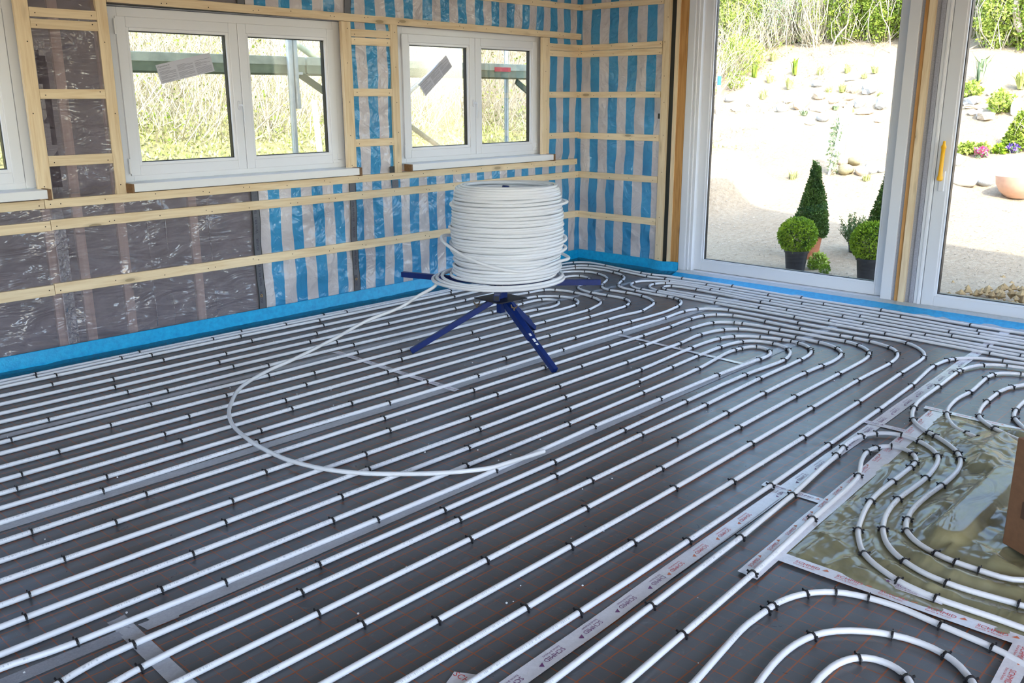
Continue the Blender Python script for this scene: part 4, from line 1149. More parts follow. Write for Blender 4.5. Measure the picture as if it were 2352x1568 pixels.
     '-5.573,-2.828,-0.00 -6.122,-2.827,0.00 -5.961,-3.207,-3.14 -6.179,-3.237,-2.86 -1.942,-2.756,-0.03 -1.727,-2.789,-0.36 -1.631,-2.965,-1.62 -1.698,-3.100,-2.34 -1.937,-3.191,-3.07 -2.366,-3.172,3.12 -3.510,-2.813,0.02 -2.887,-2.798,0.03 -2.527,-2.778,0.06 -2.219,-2.761,0.05 -4.090,-3.211,-3.14 -3.565,-3.198,-3.12 -3.005,-3.183,-3.12 -4.936,-2.824,0.01 -4.741,-3.212,-3.14 -5.317,-3.213,3.13 -4.228,-2.817,0.01'),
    ('p21', '-7.300,-2.985 -5.987,-2.978 -4.947,-2.969 -3.684,-2.950 -2.627,-2.921 -2.443,-2.909 -2.343,-2.899 -2.108,-2.865 -2.047,-2.859 -1.991,-2.856 -1.963,-2.857 -1.934,-2.859 -1.902,-2.864 -1.869,-2.870 -1.837,-2.879 -1.809,-2.889 -1.788,-2.903 -1.775,-2.921 -1.771,-2.946 -1.777,-2.976 -1.792,-3.005 -1.814,-3.032 -1.842,-3.053 -1.874,-3.067 -1.911,-3.076 -1.949,-3.078 -1.984,-3.077 -2.063,-3.069 -2.506,-3.057 -3.603,-3.062 -4.184,-3.083 -4.322,-3.086 -4.455,-3.088 -5.664,-3.085 -6.075,-3.075 -6.134,-3.070 -6.163,-3.066 -6.233,-3.053 -6.287,-3.048 -6.363,-3.047 -6.464,-3.051 -6.585,-3.059 -7.300,-3.120',
     '-5.762,-2.976,0.01 -6.069,-3.075,3.12 -1.776,-2.920,-0.95 -2.022,-3.073,3.04 -1.813,-3.031,-2.27 -3.680,-2.950,0.03 -3.037,-2.932,0.03 -2.445,-2.910,0.06 -1.940,-2.859,-0.08 -1.878,-2.868,-0.19 -4.328,-3.086,-3.13 -3.623,-3.063,-3.11 -3.057,-3.059,-3.14 -2.477,-3.058,3.11 -4.377,-2.960,0.02 -5.086,-2.970,0.01 -4.967,-3.087,3.14 -5.596,-3.085,3.14'),
    ('p29', '-0.980,-5.000 -0.989,-4.642 -0.995,-4.554 -1.002,-4.495 -1.015,-4.428 -1.046,-4.301 -1.052,-4.270 -1.067,-4.166 -1.073,-4.133 -1.081,-4.102 -1.090,-4.072 -1.103,-4.043 -1.120,-4.015 -1.142,-3.990 -1.168,-3.968 -1.195,-3.948 -1.223,-3.933 -1.251,-3.922 -1.278,-3.914 -1.305,-3.909 -1.361,-3.902 -1.425,-3.898 -1.486,-3.898 -1.570,-3.904 -1.892,-3.940 -2.427,-3.970 -3.653,-4.021 -4.687,-4.046 -5.994,-4.060 -7.300,-4.070',
     '-1.460,-3.898,-3.14 -1.277,-3.914,2.86 -1.224,-3.933,2.75 -1.067,-4.163,1.76 -1.925,-3.942,-3.09 -2.447,-3.971,-3.10 -3.674,-4.022,-3.12 -4.947,-4.048,-3.13 -4.317,-4.037,-3.12 -3.081,-3.997,-3.10'),
    ('p30', '-1.130,-4.800 -1.162,-4.348 -1.169,-4.292 -1.175,-4.257 -1.184,-4.220 -1.196,-4.185 -1.213,-4.154 -1.236,-4.128 -1.265,-4.105 -1.299,-4.087 -1.334,-4.073 -1.369,-4.063 -1.402,-4.056 -1.434,-4.051 -1.464,-4.048 -1.522,-4.046 -1.896,-4.063 -2.082,-4.068 -2.148,-4.071 -2.181,-4.074 -2.215,-4.078 -2.250,-4.084 -2.320,-4.099 -2.389,-4.117 -2.425,-4.129 -2.461,-4.143 -2.495,-4.160 -2.524,-4.178 -2.552,-4.200 -2.578,-4.224 -2.603,-4.249 -2.623,-4.274 -2.655,-4.324 -2.677,-4.352 -2.704,-4.382 -2.733,-4.412 -2.763,-4.439 -2.795,-4.462 -2.831,-4.482 -2.868,-4.498 -2.907,-4.511 -2.946,-4.520 -2.983,-4.527 -3.019,-4.532 -3.086,-4.536 -3.180,-4.537 -3.354,-4.529 -3.419,-4.529 -3.486,-4.531 -3.523,-4.534 -3.558,-4.538 -3.590,-4.544 -3.650,-4.558 -3.677,-4.567 -3.702,-4.577 -3.724,-4.590 -3.746,-4.608 -3.768,-4.630 -3.789,-4.657 -3.806,-4.688 -3.821,-4.722 -3.831,-4.758 -3.837,-4.794 -3.839,-4.830 -3.841,-4.900 -3.840,-4.934 -3.830,-4.969 -3.803,-5.005 -3.749,-5.043 -3.668,-5.081 -3.561,-5.119 -3.437,-5.156 -3.031,-5.264 -2.900,-5.300',
     '-1.185,-4.217,1.91 -1.262,-4.108,2.48 -1.526,-4.046,-3.10 -1.465,-4.048,3.10 -1.862,-4.062,-3.10 -2.316,-4.098,-2.93 -2.495,-4.160,-2.58 -2.627,-4.280,-2.15 -2.652,-4.319,-2.15 -3.213,-4.535,3.10 -3.618,-4.551,-2.90 -3.716,-4.585,-2.61 -3.820,-4.722,-1.97 -3.836,-4.793,-1.73 -3.840,-4.869,-1.60 -2.800,-4.465,-2.63 -2.867,-4.497,-2.74'),
    ('p31', '-1.300,-4.900 -1.283,-4.521 -1.282,-4.430 -1.285,-4.379 -1.289,-4.355 -1.295,-4.330 -1.306,-4.302 -1.321,-4.274 -1.339,-4.251 -1.359,-4.233 -1.380,-4.220 -1.401,-4.212 -1.423,-4.207 -1.451,-4.204 -1.483,-4.202 -1.550,-4.203 -1.781,-4.217 -1.813,-4.218 -1.846,-4.217 -1.955,-4.207 -1.990,-4.206 -2.023,-4.206 -2.091,-4.210 -2.160,-4.218 -2.194,-4.223 -2.226,-4.230 -2.257,-4.239 -2.288,-4.249 -2.318,-4.261 -2.349,-4.274 -2.379,-4.290 -2.407,-4.306 -2.434,-4.324 -2.461,-4.346 -2.485,-4.373 -2.505,-4.403 -2.519,-4.435 -2.527,-4.467 -2.549,-4.593 -2.552,-4.623 -2.550,-4.650 -2.542,-4.673 -2.530,-4.692 -2.514,-4.710 -2.494,-4.729 -2.448,-4.767 -2.226,-4.930 -2.200,-4.950',
     '-1.416,-4.209,2.92 -1.520,-4.202,-3.13 -1.849,-4.217,3.05 -2.286,-4.248,-2.82 -2.507,-4.408,-1.97 -1.298,-4.321,1.94 -2.527,-4.466,-1.82'),
    ('p32', '-1.472,-4.404 -1.507,-4.390 -1.575,-4.360 -1.602,-4.351 -1.633,-4.343 -1.667,-4.337 -1.700,-4.333 -1.764,-4.330 -1.888,-4.331 -2.012,-4.338 -2.073,-4.344 -2.136,-4.355 -2.168,-4.362 -2.198,-4.371 -2.229,-4.384 -2.259,-4.402 -2.287,-4.422 -2.312,-4.445 -2.333,-4.467 -2.352,-4.490 -2.372,-4.516 -2.392,-4.545 -2.412,-4.576 -2.469,-4.680',
     '-1.591,-4.355,2.82 -1.761,-4.330,3.09 -1.947,-4.334,-3.09 -2.212,-4.377,-2.74 -2.350,-4.487,-2.27'),
    ('p33', '-1.669,-4.476 -1.736,-4.472 -1.808,-4.472 -1.888,-4.474 -1.962,-4.479 -1.999,-4.483 -2.037,-4.489 -2.072,-4.496 -2.102,-4.506 -2.129,-4.518 -2.156,-4.532 -2.213,-4.568 -2.278,-4.614 -2.313,-4.640',
     '-1.985,-4.482,-3.03 -2.126,-4.517,-2.73'),
    ('p34', '-7.300,-4.250 -6.157,-4.241 -5.789,-4.234 -5.390,-4.222 -4.172,-4.167 -3.702,-4.134 -3.376,-4.099 -3.224,-4.087 -3.158,-4.078 -3.047,-4.060 -3.010,-4.056 -2.975,-4.054 -2.942,-4.055 -2.911,-4.058 -2.877,-4.067 -2.843,-4.080 -2.811,-4.099 -2.785,-4.120 -2.766,-4.144 -2.754,-4.171 -2.749,-4.199 -2.751,-4.230 -2.760,-4.262 -2.775,-4.295 -2.797,-4.327 -2.822,-4.356 -2.848,-4.380 -2.874,-4.399 -2.901,-4.414 -2.930,-4.426 -2.961,-4.434 -2.992,-4.441 -3.052,-4.450 -3.115,-4.457 -3.180,-4.461 -3.243,-4.462 -3.404,-4.456 -3.466,-4.456 -3.532,-4.461 -3.597,-4.470 -3.628,-4.476 -3.661,-4.483 -3.693,-4.492 -3.725,-4.502 -3.758,-4.514 -3.791,-4.529 -3.825,-4.546 -3.855,-4.565 -3.883,-4.587 -3.907,-4.610 -3.929,-4.636 -3.948,-4.663 -3.965,-4.693 -3.979,-4.724 -3.989,-4.755 -3.996,-4.788 -4.000,-4.822 -4.001,-4.860 -3.999,-4.900 -3.994,-4.941 -3.984,-5.017 -3.982,-5.048 -3.982,-5.077 -3.989,-5.145',
     '-3.710,-4.134,0.07 -4.771,-4.194,0.05 -4.174,-4.167,0.05 -3.983,-5.027,-1.50 -4.000,-4.818,-1.68 -3.949,-4.664,-2.08 -3.761,-4.516,-2.73 -3.178,-4.461,-3.08 -3.464,-4.456,-3.13 -3.190,-4.082,0.14 -3.081,-4.066,0.16 -2.884,-4.065,-0.24 -2.807,-4.101,-0.69 -2.749,-4.199,-1.40 -2.771,-4.287,-2.01 -2.895,-4.411,-2.63'),
    ('p35', '-7.300,-4.420 -6.154,-4.408 -5.792,-4.399 -5.538,-4.390 -4.315,-4.324 -3.819,-4.286 -3.530,-4.270 -3.435,-4.262 -3.405,-4.258 -3.375,-4.254 -3.346,-4.247 -3.317,-4.239 -3.201,-4.197 -3.168,-4.187 -3.133,-4.178 -3.097,-4.170 -3.059,-4.166 -3.020,-4.167 -2.981,-4.175 -2.948,-4.191 -2.923,-4.214 -2.912,-4.241 -2.912,-4.269 -2.925,-4.297 -2.945,-4.322 -2.970,-4.342 -2.999,-4.357 -3.032,-4.366 -3.069,-4.371 -3.105,-4.373 -3.426,-4.375 -3.488,-4.378 -3.551,-4.384 -3.616,-4.395 -3.684,-4.410 -3.778,-4.435 -3.807,-4.444 -3.836,-4.455 -3.867,-4.468 -3.899,-4.484 -3.931,-4.501 -3.962,-4.520 -3.990,-4.542 -4.014,-4.567 -4.036,-4.595 -4.056,-4.626 -4.075,-4.660 -4.091,-4.694 -4.103,-4.727 -4.110,-4.760 -4.116,-4.793 -4.119,-4.827 -4.120,-4.863 -4.116,-5.009 -4.118,-5.078 -4.128,-5.177',
     '-4.376,-4.327,0.05 -4.837,-4.352,0.05 -4.093,-4.699,-1.91 -4.118,-4.826,-1.66 -3.990,-4.542,-2.48 -3.830,-4.453,-2.79 -3.556,-4.385,-2.97 -3.308,-4.374,-3.14 -3.857,-4.289,0.08 -3.063,-4.167,0.11 -2.981,-4.175,-0.21 -2.921,-4.219,-1.15 -2.949,-4.325,-2.47 -3.045,-4.368,-3.01 -3.110,-4.373,-3.14 -3.345,-4.247,0.28'),
    ('p36', '-4.900,-5.000 -4.962,-4.915 -5.103,-4.733 -5.145,-4.675 -5.163,-4.649 -5.178,-4.624 -5.191,-4.600 -5.200,-4.579 -5.206,-4.561 -5.206,-4.544 -5.199,-4.529 -5.182,-4.517 -5.154,-4.509 -5.119,-4.504 -5.004,-4.498 -4.710,-4.464 -4.678,-4.462 -4.646,-4.461 -4.520,-4.466 -4.494,-4.468 -4.466,-4.472 -4.435,-4.480 -4.402,-4.491 -4.369,-4.507 -4.339,-4.527 -4.313,-4.550 -4.292,-4.575 -4.275,-4.603 -4.263,-4.634 -4.254,-4.667 -4.248,-4.702 -4.245,-4.739 -4.245,-4.776 -4.249,-4.813 -4.259,-4.888 -4.271,-5.000 -4.276,-5.035 -4.283,-5.067 -4.293,-5.097 -4.316,-5.160 -4.344,-5.227',
     '-4.543,-4.465,-0.04 -4.502,-4.467,-0.08 -4.365,-4.510,-0.58 -4.292,-4.576,-1.04 -4.254,-4.668,-1.40 -4.259,-4.889,-1.67 -4.277,-5.038,-1.79'),
    ('p37', '-5.055,-4.652 -4.851,-4.621 -4.786,-4.614 -4.753,-4.612 -4.720,-4.611 -4.685,-4.612 -4.649,-4.615 -4.610,-4.622 -4.571,-4.633 -4.534,-4.650 -4.501,-4.673 -4.471,-4.702 -4.446,-4.734 -4.425,-4.767 -4.410,-4.801 -4.399,-4.838 -4.395,-4.875 -4.397,-4.912 -4.405,-4.946 -4.418,-4.974 -4.436,-5.000 -4.459,-5.024 -4.488,-5.049 -4.522,-5.073 -4.558,-5.098',
     '-4.576,-4.631,-0.28 -4.410,-4.802,-1.29 -4.408,-4.953,-2.00 -4.481,-5.042,-2.44'),
    ('p38', '-4.883,-4.749 -4.815,-4.741 -4.781,-4.739 -4.747,-4.737 -4.715,-4.738 -4.683,-4.740 -4.654,-4.745 -4.628,-4.753 -4.606,-4.763 -4.588,-4.776 -4.574,-4.792 -4.564,-4.811 -4.560,-4.832 -4.560,-4.853 -4.565,-4.874 -4.573,-4.892 -4.585,-4.908 -4.601,-4.923 -4.623,-4.939 -4.648,-4.956',
     '-4.589,-4.775,-0.63 -4.589,-4.912,-2.40'),
]
PR = 0.010
LABEL = {
    'p1': 'white heating pipe closest to the window wall, turning the corner along the glass doors',
    'p2': 'second white heating pipe from the window wall, turning the corner along the doors',
    'p3': 'third white heating pipe from the window wall, outermost S-bend by the room corner',
    'p4': 'fourth white heating pipe from the window wall, its S-bend inside the outermost one',
    'p5': 'fifth white heating pipe from the window wall, bending just behind the blue reel arm',
    'p6': 'sixth white heating pipe from the window wall, wide U-turn right of the coil',
    'p7': 'seventh white heating pipe from the window wall, U-turn around the innermost one',
    'p8': 'eighth white heating pipe from the window wall, innermost hairpin behind the reel stand',
    'q1': 'white heating pipe along the doors, outermost of three hairpins pointing at the corner',
    'q2': 'white heating pipe along the doors, middle of three hairpins pointing at the corner',
    'q3': 'white heating pipe along the doors, shortest inner hairpin pointing at the corner',
    'p15': 'white heating pipe forming the outermost large loop in the middle of the floor',
    'p16': 'white heating pipe forming the second loop from outside in mid-floor',
    'p17': 'white heating pipe forming the third loop from outside in mid-floor',
    'p18': 'white heating pipe forming the fourth loop from outside in mid-floor',
    'p19': 'white heating pipe forming the fifth loop from outside in mid-floor',
    'p20': 'white heating pipe forming the sixth loop, second innermost in mid-floor',
    'p21': 'white heating pipe forming the innermost hairpin loop in mid-floor',
    'p29': 'white heating pipe bending right past the printed tape below the second door',
    'p30': 'white heating pipe snaking across the olive sheet, rightmost of its three S-bends',
    'p31': 'white heating pipe curling over the sheet corner and slipping under its folds',
    'p32': 'white heating pipe curving over the taped top edge of the olive sheet',
    'p33': 'short arc of white heating pipe at the right edge above the sheet',
    'p34': 'white heating pipe looping over the tapes, middle S-bend on the olive sheet',
    'p35': 'white heating pipe with the tight loop, leftmost S-bend on the olive sheet',
    'p36': 'outermost white pipe arc in the lower right corner below the sheet',
    'p37': 'middle white pipe arc in the lower right corner below the sheet',
    'p38': 'innermost white pipe arc at the very bottom right corner',
}

# one black staple clip, shared by all
cb = MB()
R0, R1, HW = PR + 0.0008, PR + 0.0045, 0.0036
ang = [PI * k / 6 for k in range(7)]
ring0 = [(0, R0 * math.cos(a), R0 * math.sin(a)) for a in ang]
ring1 = [(0, R1 * math.cos(a), R1 * math.sin(a)) for a in ang]
vs = []
for a0, a1 in zip(ring0, ring1):
    vs += [(-HW, a0[1], a0[2]), (HW, a0[1], a0[2]), (HW, a1[1], a1[2]), (-HW, a1[1], a1[2])]
fs = []
for i in range(6):
    for k in range(4):
        fs.append((i * 4 + k, i * 4 + (k + 1) % 4, i * 4 + 4 + (k + 1) % 4, i * 4 + 4 + k))
cb.add(vs, fs)
for sg in (1, -1):
    cb.bar((0, sg * (R0 + R1) / 2, 0.004), (0, sg * (R1 + 0.0015), -0.0105), 0.0065, 0.0035, up=(1, 0, 0))
    cb.bar((0, sg * (R0 + R1) / 2, 0.004), (0, sg * (R1 + 0.0062), 0.0075), 0.0065, 0.0032, up=(1, 0, 0))
    cb.bar((0, sg * (R1 - 0.001), 0.0005), (0, sg * (R1 + 0.0045), -0.006), 0.004, 0.0022, up=(1, 0, 0))
clip_me = cb.mesh('clip', M['clip'])

PIPE_XY = {}
for key, ptxt, ctxt in PIPES:
    P = [tuple(map(float, q.split(','))) for q in ptxt.split()]
    PIPE_XY[key] = P
    z0 = 0.0165 if key in ('p30', 'p34', 'p35') else (0.0135 if key in ('p31', 'p32') else 0.0112)
    b = MB()
    b.tube([(x, y, z0) for x, y in P], PR, 10)
    po_ = b.build('heating_pipe', M['pipe'], smooth='auto')
    tag(po_, LABEL[key], 'pipe', 'white floor heating pipes clipped to the foil')
    for q in ctxt.split():
        x, y, a = map(float, q.split(','))
        c = put('clip', clip_me, po_)
        c.location = (x, y, z0)
        c.rotation_euler = (0, 0, a + random.uniform(-.06, .06))

# ------------------------------------------------------------------ pipe coil on its reel stand
CX, CY = -2.92, -1.77
E1 = Vector((R_.x, R_.y, 0)).normalized()
E2 = Vector((_f.x, _f.y, 0)).normalized()
C0 = Vector((CX, CY, 0))


def cp(phi, r, z):
    sh = 0.042 * min(1.0, max(0.0, (z - 0.48) / 0.05))       # the wound body sits a little off the stand's centre
    return C0 + E1 * (r * math.cos(phi) + sh) + E2 * (r * math.sin(phi)) + Vector((0, 0, z))


coil = empty('pipe_coil', (CX, CY, 0.455))
tag(coil, 'big coil of white pipe on the blue reel, its loose end curling over the floor', 'pipe coil')
cinv = Matrix.Translation(coil.location).inverted()


def r_of(z):
    return interp([(0.47, 0.312), (0.52, 0.322), (0.60, 0.322), (0.68, 0.332), (0.78, 0.334), (0.88, 0.331), (0.95, 0.324), (1.0, 0.310), (1.02, 0.299)], z)


b = MB()
pts, n_turn, seg = [], 27, 56
for i in range(n_turn * seg + 1):
    t = i / seg
    phi = 2 * PI * t
    z = 0.487 + 0.0194 * t + 0.0045 * noise.noise((math.cos(phi) * 1.2, math.sin(phi) * 1.2, t * 0.55))
    r = r_of(z) + 0.012 * noise.noise((math.cos(phi) * 1.1 + 4, math.sin(phi) * 1.1, t * 0.8)) + 0.006 * noise.noise((t * 3.1, 2.2, 0.3))
    pts.append(cp(phi, r, z))
b.tube(pts, PR, 8)
parts = [b.build('wound_pipe', M['coil'], coil, smooth='auto')]
b = MB()
pts = []
for i in range(26 * 40 + 1):
    t = i / 40
    phi = 2 * PI * t
    z = 0.482 + 0.0204 * t
    pts.append(cp(phi, 0.252 + 0.004 * noise.noise((t * 2, 1, 5)) - 0.0 * z, z))
b.tube(pts, PR, 8)
parts.append(b.build('inner_winding', M['coil'], coil, smooth='auto'))
b = MB()
for k, (r, z) in enumerate(((0.304, 1.021), (0.290, 1.030), (0.272, 1.034), (0.258, 1.026), (0.308, 1.003), (0.284, 1.010), (0.264, 1.008))):
    b.tube([cp(2 * PI * i / 56, r + 0.004 * math.sin(i * 2 * PI / 56 + k * 2), z + 0.005 * math.sin(i * 2 * PI / 56 + k * 1.7)) for i in range(56)], PR, 8, closed=True)
parts.append(b.build('top_winding', M['coil'], coil, smooth='auto'))
# core that closes the gaps between the wound layers
b = MB()
b.lathe([(0.295, 0.49), (0.308, 0.6), (0.312, 0.92), (0.296, 1.003), (0.268, 1.013), (0.262, 1.003), (0.262, 0.48)], 40, (CX + E1.x * 0.042, CY + E1.y * 0.042, 0))
parts.append(b.build('inner_layers', M['coil'], coil, smooth=True))


def loop(fr, fz, n=72):
    b_ = MB()
    b_.tube([cp(2 * PI * i / n, fr(2 * PI * i / n), fz(2 * PI * i / n)) for i in range(n)], PR, 8, closed=True)
    return b_.build('loose_winding', M['coil'], coil, smooth='auto')


def bell(phi, c, w):
    d = (phi - c + PI) % (2 * PI) - PI
    return math.exp(-(d / w) ** 2)


parts.append(loop(lambda p: 0.347 + 0.055 * bell(p, PI + 0.05, 0.45) + 0.030 * bell(p, 0.0, 0.25), lambda p: 0.625 + 0.10 * bell(p, PI - 0.1, 0.75) - 0.055 * bell(p, 1.5 * PI + 0.3, 0.7) - 0.03 * bell(p, 0, 0.5)))
parts.append(loop(lambda p: 0.342 + 0.018 * bell(p, 0.1, 0.3), lambda p: 0.655 + 0.01 * math.sin(p)))
parts.append(loop(lambda p: 0.340 + 0.022 * bell(p, 0.05, 0.25), lambda p: 0.93 + 0.006 * math.sin(p + 1)))
parts.append(loop(lambda p: 0.338 + 0.012 * bell(p, PI, 0.3), lambda p: 0.795 + 0.01 * math.sin(p + 2)))
parts.append(loop(lambda p: 0.345 + 0.013 * bell(p, 0, 0.6), lambda p: 0.705 + 0.022 * math.sin(p + 0.6)))
parts.append(loop(lambda p: 0.352 + 0.015 * bell(p, PI, 0.7) + 0.02 * bell(p, 0, 0.5), lambda p: 0.490 + 0.010 * math.sin(p)))
parts.append(loop(lambda p: 0.362 + 0.030 * bell(p, PI, 0.7) + 0.014 * bell(p, 0, 0.6), lambda p: 0.479 + 0.008 * math.sin(p - 0.3)))
parts.append(loop(lambda p: 0.370 + 0.048 * bell(p, PI, 0.75) + 0.020 * bell(p, 0, 0.6), lambda p: 0.471 + 0.006 * math.sin(p + 0.5)))
LOOSE = '-3.261,-1.547,0.440 -3.333,-1.467,0.375 -3.408,-1.376,0.300 -3.591,-1.283,0.235 -3.815,-1.272,0.170 -4.129,-1.286,0.105 -4.289,-1.293,0.080 -4.455,-1.349,0.062 -4.558,-1.415,0.052 -4.659,-1.529,0.045 -4.746,-1.650,0.040 -4.813,-1.784,0.036 -4.850,-1.907,0.033 -4.882,-2.087,0.031 -4.891,-2.237,0.030 -4.886,-2.390,0.030 -4.843,-2.569,0.030 -4.765,-2.721,0.030 -4.666,-2.842,0.030 -4.534,-2.971,0.030 -4.374,-3.076,0.030 -4.259,-3.101,0.030 -4.052,-3.123,0.027'
lp = [Vector(tuple(map(float, q.split(',')))) for q in LOOSE.split()]
lp = [cp(PI * 0.80, 0.395, 0.470), cp(PI * 0.93, 0.415, 0.460)] + lp[0:]


def catmull(P, n=6):
    Q = [P[0] * 2 - P[1]] + P + [P[-1] * 2 - P[-2]]
    out = []
    for i in range(1, len(Q) - 2):
        for k in range(n):
            t = k / n
            a, b_, c_, d_ = Q[i - 1:i + 3]
            out.append(0.5 * (2 * b_ + (c_ - a) * t + (2 * a - 5 * b_ + 4 * c_ - d_) * t * t + (3 * b_ - a - 3 * c_ + d_) * t ** 3))
    out.append(P[-1])
    return out


b = MB()
b.tube(catmull(lp), PR, 10)
parts.append(b.build('loose_end', M['coil'], coil, smooth='auto'))
for p in parts:
    p.matrix_parent_inverse = cinv

st = empty('reel_stand', (CX, CY, 0))
tag(st, 'dark blue steel tripod reel stand carrying the white pipe coil', 'reel stand')
sinv = Matrix.Translation(st.location).inverted()
parts = []
FEET = [Vector((-3.344, -1.400, 0.012)), Vector((-3.053, -2.332, 0.012)), Vector((-2.383, -1.566, 0.012))]
for i, ft in enumerate(FEET):
    d = (ft - C0)
    d.z = 0
    d.normalize()
    top = C0 + d * 0.055 + Vector((0, 0, 0.322))
    foot = Vector((ft.x, ft.y, 0.016))
    lg = MB().bar(top, foot, 0.034, 0.034).build('leg', M['blue_steel'], st, bevel=0.003)
    parts.append(lg)
    ax = (foot - top).normalized()
    if i:
        MB().bar(top + ax * 0.02 + Vector((0, 0, 0.004)), top + ax * (0.33 if i == 1 else 0.5), 0.042, 0.042).build('leg_sleeve', M['blue_steel'], lg, bevel=0.003)
    if i == 1:
        w = MB()
        for t, s_ in ((0.30, 0.012), (0.345, 0.016), (0.385, 0.009)):
            q = top + ax * t + Vector((-0.014, -0.014, 0.016))
            w.bar(q, q + ax * s_ * 1.6, 0.014, 0.003)
        w.build('white_paint_fleck', M['white_paint'], lg)
    q = top + ax * 0.11 + Vector((0, 0, 0.02))
    bo = MB().tube([q, q + Vector((0, 0, 0.022))], 0.006, 8)
    for sg in (-1, 1):
        bo.tube([q + Vector((0, 0, 0.02)), q + Vector((0, 0, 0.024)) + E1 * 0.014 * sg, q + Vector((0, 0, 0.042)) + E1 * 0.019 * sg], [0.004, 0.0055, 0.0045], 6)
    bo.build('wing_bolt', M['rust_steel'], lg, smooth='auto')
pb = MB()
for (r, z0, z1) in ((0.165, 0.338, 0.345),):
    poly = [(CX + r * math.cos(0.72 + k * PI / 2), CY + r * math.sin(0.72 + k * PI / 2)) for k in range(4)]
    pb.prism(poly, z0, z1)
parts.append(pb.build('base_plate', M['dark_steel'], st, bevel=0.001))
parts.append(MB().box(CX - 0.019, CX + 0.019, CY - 0.019, CY + 0.019, 0.25, 0.338).build('centre_socket', M['blue_steel'], st, bevel=0.002))
parts.append(MB().tube([C0 + Vector((0, 0, 0.4)), C0 + E1 * 0.034 + Vector((0, 0, 1.028)), C0 + E1 * 0.0345 + Vector((0, 0, 1.034))], [0.022, 0.022, 0.019], 16).build('axle', M['blue_steel'], st, smooth='auto'))
for d, L, nm in (((-0.225, 0.665), 0.705, 0), ((0.437, -0.44), 0.62, 1), ((-0.345, -0.30), 0.455, 2)):
    d = Vector((*d, 0)).normalized()
    a = C0 + d * 0.02 + Vector((0, 0, 0.438))
    e = C0 + d * L + Vector((0, 0, 0.438))
    ar = MB().bar(a, e, 0.034, 0.034).build('arm', M['blue_steel'], st, bevel=0.002)
    MB().bar(e - d * 0.001, e + d * 0.0006, 0.027, 0.027).build('hollow_shade_plate', M['gasket'], ar)  # black plate on the solid bar paints the shade inside a hollow tube
    parts.append(ar)
parts.append(MB().box(CX - 0.03, CX + 0.03, CY - 0.03, CY + 0.03, 0.345, 0.456).build('hub', M['blue_steel'], st, bevel=0.003))
dv = Vector((-0.225, 0.665, 0)).normalized()
parts.append(MB().tube([C0 + dv * 0.345 + Vector((0, 0, 0.45)), C0 + dv * 0.345 + Vector((0, 0, 0.475))], 0.010, 10).build('red_stop', M['red'], st, smooth='auto'))
for p in parts:
    p.matrix_parent_inverse = sinv

# ------------------------------------------------------------------ tapes on the floor
_tz = [0.0012]


def tape(p0, p1, w, mt, label, n=None, wav=0.0006, ragged=True):
    a, b_ = Vector((*p0, 0)), Vector((*p1, 0))
    d = (b_ - a)
    L = d.length
    d.normalize()
    s = Vector((-d.y, d.x, 0))
    _tz[0] += 0.00022
    z = _tz[0]
    nu = max(4, int(L / 0.02))
    sd = random.random() * 50

    def fn(u, v):
        q = a + d * (u * L) + s * ((v - 0.5) * w)
        q = q + s * 0.0035 * noise.noise((u * L * 3, v * 2, sd))
        if ragged and (u == 0 or u == 1):
            q = q + d * (0.006 * math.sin(v * 17 + sd)) * (-1 if u == 0 else 1)
        return q + Vector((0, 0, z + wav * (1 + noise.noise((q.x * 30, q.y * 30, sd)))))
    o_ = MB().grid(nu, 3, fn).build('adhesive_tape', mt, smooth=True)
    tag(o_, label, 'tape')
    o_['_z'] = z + wav * 2 + 0.0004
    return o_


def prints(o_, p0, p1, w, ink, step, xdir, start=0.05, mark=None, size=0.024, txt='SCHMID', off=0.0):
    a, b_ = Vector((*p0, 0)), Vector((*p1, 0))
    d = (b_ - a)
    L = d.length
    d.normalize()
    X = d * xdir
    Y = Vector((-X.y, X.x, 0))
    z = o_['_z']
    u = start
    while u < L - 0.08:
        c_ = a + d * u
        m4 = Matrix((X, Y, Vector((0, 0, 1)))).transposed().to_4x4()
        m4.translation = c_ + Y * (-size * 0.2 + off) + Vector((0, 0, z))
        letter(txt, M[ink], m4, size, o_)
        m5 = m4.copy()
        m5.translation = c_ + Y * (-size * 0.72 + off) + Vector((0, 0, z))
        letter('Estrich & Parkett', M[ink], m5, size * 0.46, o_)
        t_ = MB()
        q = c_ + X * size * 4.0 + Y * off
        t_.add([q + Vector((0, 0, z)), q + X * size * 0.9 + Y * size * 0.25 + Vector((0, 0, z)), q + X * size * 0.45 + Y * size * 0.75 + Vector((0, 0, z))], [(0, 1, 2)])
        t_.build('logo_mark', M[mark or 'ink_orange'], o_)
        u += step
    del o_['_z']


def notxt(o_):
    if '_z' in o_:
        del o_['_z']
    return o_


notxt(tape((-7.3, -1.085), (-0.12, -1.078), 0.055, M['tape_clear'], 'long clear tape on the floor seam nearest the window wall'))
notxt(tape((-7.3, -2.105), (-0.02, -2.085), 0.065, M['tape_clear'], 'long clear tape on the second floor seam, passing under the reel leg'))
notxt(tape((-5.86, -3.115), (-0.22, -3.02), 0.065, M['tape_clear'], 'long pale tape on the third floor seam under the innermost hairpin'))
p = ((-5.6, -4.142), (-0.25, -3.955))
o = tape(*p, 0.062, M['tape_white'], 'long white tape with purple print crossing the floor towards the second door')
prints(o, *p, 0.062, 'ink_purple', 0.185, -1, 0.12, mark='ink_purple')
notxt(tape((-6.7, -3.108), (-5.925, -3.118), 0.055, M['tape_shiny'], 'glittering crumpled clear tape at the lower left'))
notxt(tape((-5.93, -3.02), (-5.955, -3.75), 0.055, M['tape_clear'], 'wide translucent tape running out at the bottom left'))
